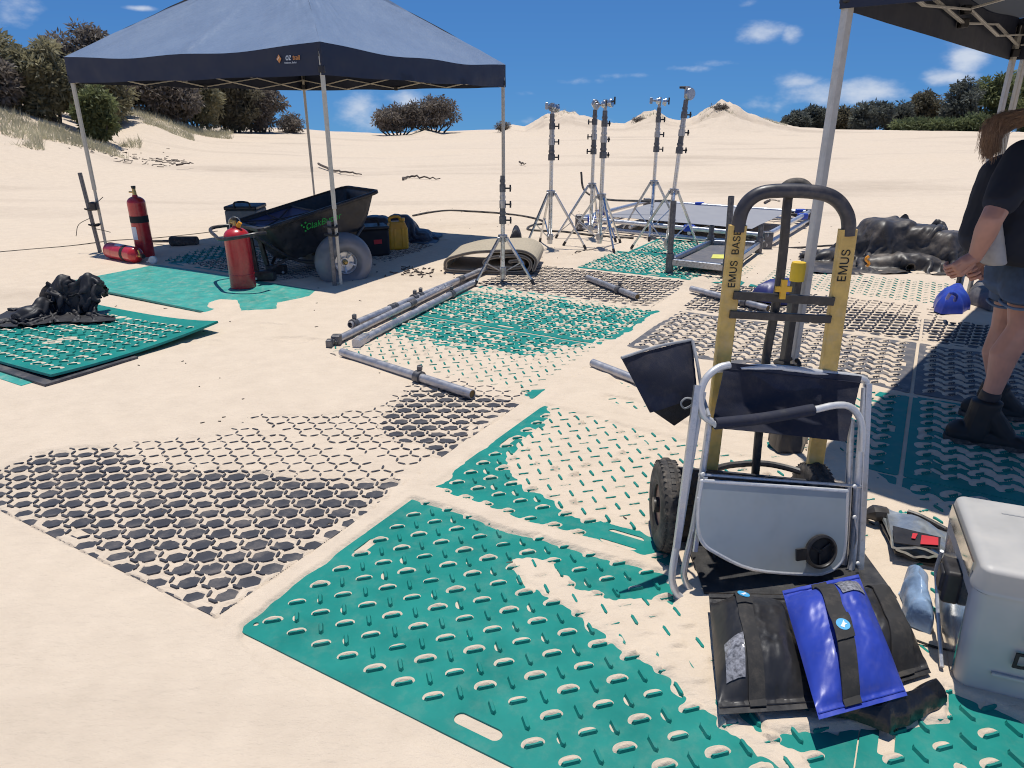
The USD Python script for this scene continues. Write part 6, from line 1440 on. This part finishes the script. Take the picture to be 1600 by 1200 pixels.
for k, (nm, lb, u0, u1, vt, vb, D, lk, gp, n, sz) in enumerate(spec):
    tree(nm, lb, 'tree' if 'tree' in nm else 'bush', u0, u1, vt, vb, D, lk, gp, 100 + k, n, sz, stems=7 if nm == 'round_bush' else 4, bare=.25 if nm == 'round_bush' else .1, clump=.24 if nm == 'round_bush' else .30)
rt = [(1222, 1262, 176, 'tiny dark tree at the left end of the right scrub line'), (1246, 1296, 166, 'small dark tree left of the grey gazebo leg on the skyline'), (1284, 1342, 166, 'dark thin-topped tree just right of the grey gazebo leg'),
      (1325, 1388, 158, 'dark tree of the right scrub line left of the step up in height'), (1372, 1425, 156, 'dark tree at the step where the right scrub grows taller'), (1408, 1470, 140, 'rounded dark tree in the right scrub, below the small cloud'),
      (1462, 1530, 122, 'tall dark tree left of the far gazebo legs'), (1505, 1580, 112, 'tall olive tree crossed by the far gazebo legs'), (1560, 1660, 84, 'tallest olive tree at the right edge behind the head of the person'), (1640, 1760, 80, 'tree beyond the right edge of the scrub line')]
for k, (u0, u1, vt, lb) in enumerate(rt[:-1]):
    tree('scrub_tree', lb, 'tree', u0, u1, vt, 203, 54 + (k % 3) * 2, [BL_F, BL_F, D_F, BL_F, BL_F, D_F, BL_F, O_F, O_F][k], G3_, 200 + k, 4200 + 500 * (k > 4), .24, bare=.05, clump=.27)
for k, (u0, u1, vt, lb) in enumerate(((1395, 1450, 184, 'low fresh-green shrub before the right scrub, left one'), (1440, 1500, 186, 'low fresh-green shrub before the right scrub, middle one'), (1490, 1560, 178, 'low fresh-green shrub before the right scrub, right one'))):
    tree('low_shrub', lb, 'shrub', u0, u1, vt, 203, 51, FG_F, 'low green shrubs at the foot of the right scrub', 300 + k, 2600, .2, bare=0, clump=.3)
tree('low_bush', 'tiny scrub tuft on the skyline between the lone bush and gazebo leg', 'bush', 772, 800, 193, 205, 45.5, GB_F, 'skyline tufts', 331, 500, .12)
for k, (u0, u1, vt, vb, D, lb) in enumerate(((1108, 1140, 172, 182, 44.7, 'dark root scrub on the near side of the highest sand knoll'), (984, 1012, 190, 198, 44.4, 'dark root scrub on the sand knoll behind the fourth light stand'))):
    tree('dune_scrub', lb, 'scrub', u0, u1, vt, vb, D, GB_F, 'scrub clumps on the sand knolls', 340 + k, 420, .09, bare=0, clump=.22, low=.30)
def grass(label, areas, seed, n, hgt, look, name='dune_grass'):
    rng = np.random.default_rng(seed); V = []; 
    for (u0, u1, v0, v1, r0, r1, w) in areas:
        m = int(n * w); u = rng.uniform(u0, u1, m); r = rng.uniform(r0, r1, m)
        d = np.array([ray(a, 190) for a in u]); hd = d[:, :2] / np.linalg.norm(d[:, :2], axis=1, keepdims=True); xy = hd * r[:, None]
        keep = fb(xy[:, 0], xy[:, 1], 0, .9, 3, seed) > -.05; xy = xy[keep]; z = sand_height(xy[:, :1], xy[:, 1:], False)[:, 0]
        P = np.c_[xy, z - .02]; k = len(P); b = rng.normal(size=(k, 3)) * [.45, .45, .0] + [0, 0, 1]; b /= np.linalg.norm(b, axis=1, keepdims=True)
        h = hgt * rng.uniform(.5, 1.2, k)[:, None]; s = np.c_[rng.normal(size=(k, 2)), np.zeros(k)]; s /= np.linalg.norm(s, axis=1, keepdims=True)
        V.append(np.stack([P - s * .012, P + s * .012, P + b * h], 1).reshape(-1, 3))
    V = np.vstack(V); F = np.arange(len(V)).reshape(-1, 3)
    single(name, trimesh.Trimesh(V, F, process=False), look, label, 'grass', smooth=False, kind='stuff')
grass('pale dune grass on the left dune and round the tree feet', [(-120, 60, 0, 0, 24, 30.5, .45), (60, 190, 0, 0, 25.5, 30, .30), (150, 215, 0, 0, 27.5, 31, .08), (185, 300, 0, 0, 33, 39, .25), (280, 360, 0, 0, 36, 40, .18)], 5, 15000, .27, GRASS)
grass('scrubby grass on the right-hand sand knolls', [(1090, 1150, 0, 0, 44, 47, .3), (1190, 1230, 0, 0, 46, 50, .25), (850, 900, 0, 0, 44, 47, .2), (1000, 1040, 0, 0, 44, 46.5, .2), (645, 690, 0, 0, 45, 47, .1)], 6, 1500, .22, GRASS)

# ------------------------------------------------------------------ sticks and litter on the sand
def stick(label, px, r, seed, z=.02):
    P = []
    for u_, v_ in px:
        p = g(u_, v_); zz = ground_z(p[0], p[1]); p = g(u_, v_, zz + r); P.append(p)
    P = catmull(np.array(P), 5); P += np.random.default_rng(seed).normal(size=P.shape) * r * .5
    single('driftwood_stick', tube(P, r, 6, 0, rs=[r, r * .8, r * .4]), STICK, label, 'stick', 'driftwood sticks on the open sand')
stick('long grey driftwood stick on sand behind the cart, right of the far gazebo leg', [(497, 256), (520, 266), (545, 269), (565, 272)], .035, 1)
stick('bent driftwood stick on sand between the gazebo legs', [(630, 280), (640, 276), (662, 277), (687, 280)], .030, 2)
stick('driftwood stick in the litter line left of the gazebo leg', [(275, 258), (288, 255), (303, 256)], .03, 3)
stick('short dark stick on sand in the open, left of the tall light stands', [(812, 254), (820, 256)], .03, 4)
stick('thin stick lying behind the hoop of the hand truck', [(1195, 316), (1206, 312), (1220, 314)], .02, 5)
stick('short twig on sand near the light stand feet', [(898, 394), (915, 391), (932, 389)], .008, 6)
rl = np.random.default_rng(9); ms = []
for k in range(150):
    u_, v_ = rl.uniform(112, 290), 262 + rl.normal() * 3.5
    p = g(u_, v_); p[2] = ground_z(p[0], p[1]) + .01; a = rl.uniform(0, 6.3); dv = np.array([math.cos(a), math.sin(a), rl.uniform(-.1, .2)]) * rl.uniform(.05, .22)
    ms.append(square(p - dv * .5, p + dv * .5, .022, .018))
single('twig_litter', cat(ms), STICK, 'line of twigs and dark litter on the sand at the left', 'litter', kind='stuff')
ms = []
for k in range(60):
    u_, v_ = (650 + rl.normal() * 22, 424 + rl.normal() * 4)
    p = g(u_, v_, .025); a = rl.uniform(0, 6.3); dv = np.array([math.cos(a), math.sin(a), .2]) * rl.uniform(.01, .05); ms.append(square(p - dv * .5, p + dv * .5, .012, .010))
for k in range(260):
    x, y = rl.uniform(-4, 5), rl.uniform(2.0, 13); p = np.array([x, y, 0]); p[2] = float(sand_height(np.array([[x]]), np.array([[y]]), True)[0, 0]) + .002; a = rl.uniform(0, 6.3); dv = np.array([math.cos(a), math.sin(a), .1]) * rl.uniform(.008, .03); ms.append(square(p - dv * .5, p + dv * .5, .006, .005))
single('leaf_litter', cat(ms), STICK, 'specks of leaf and twig scattered over the near sand', 'litter', kind='stuff')
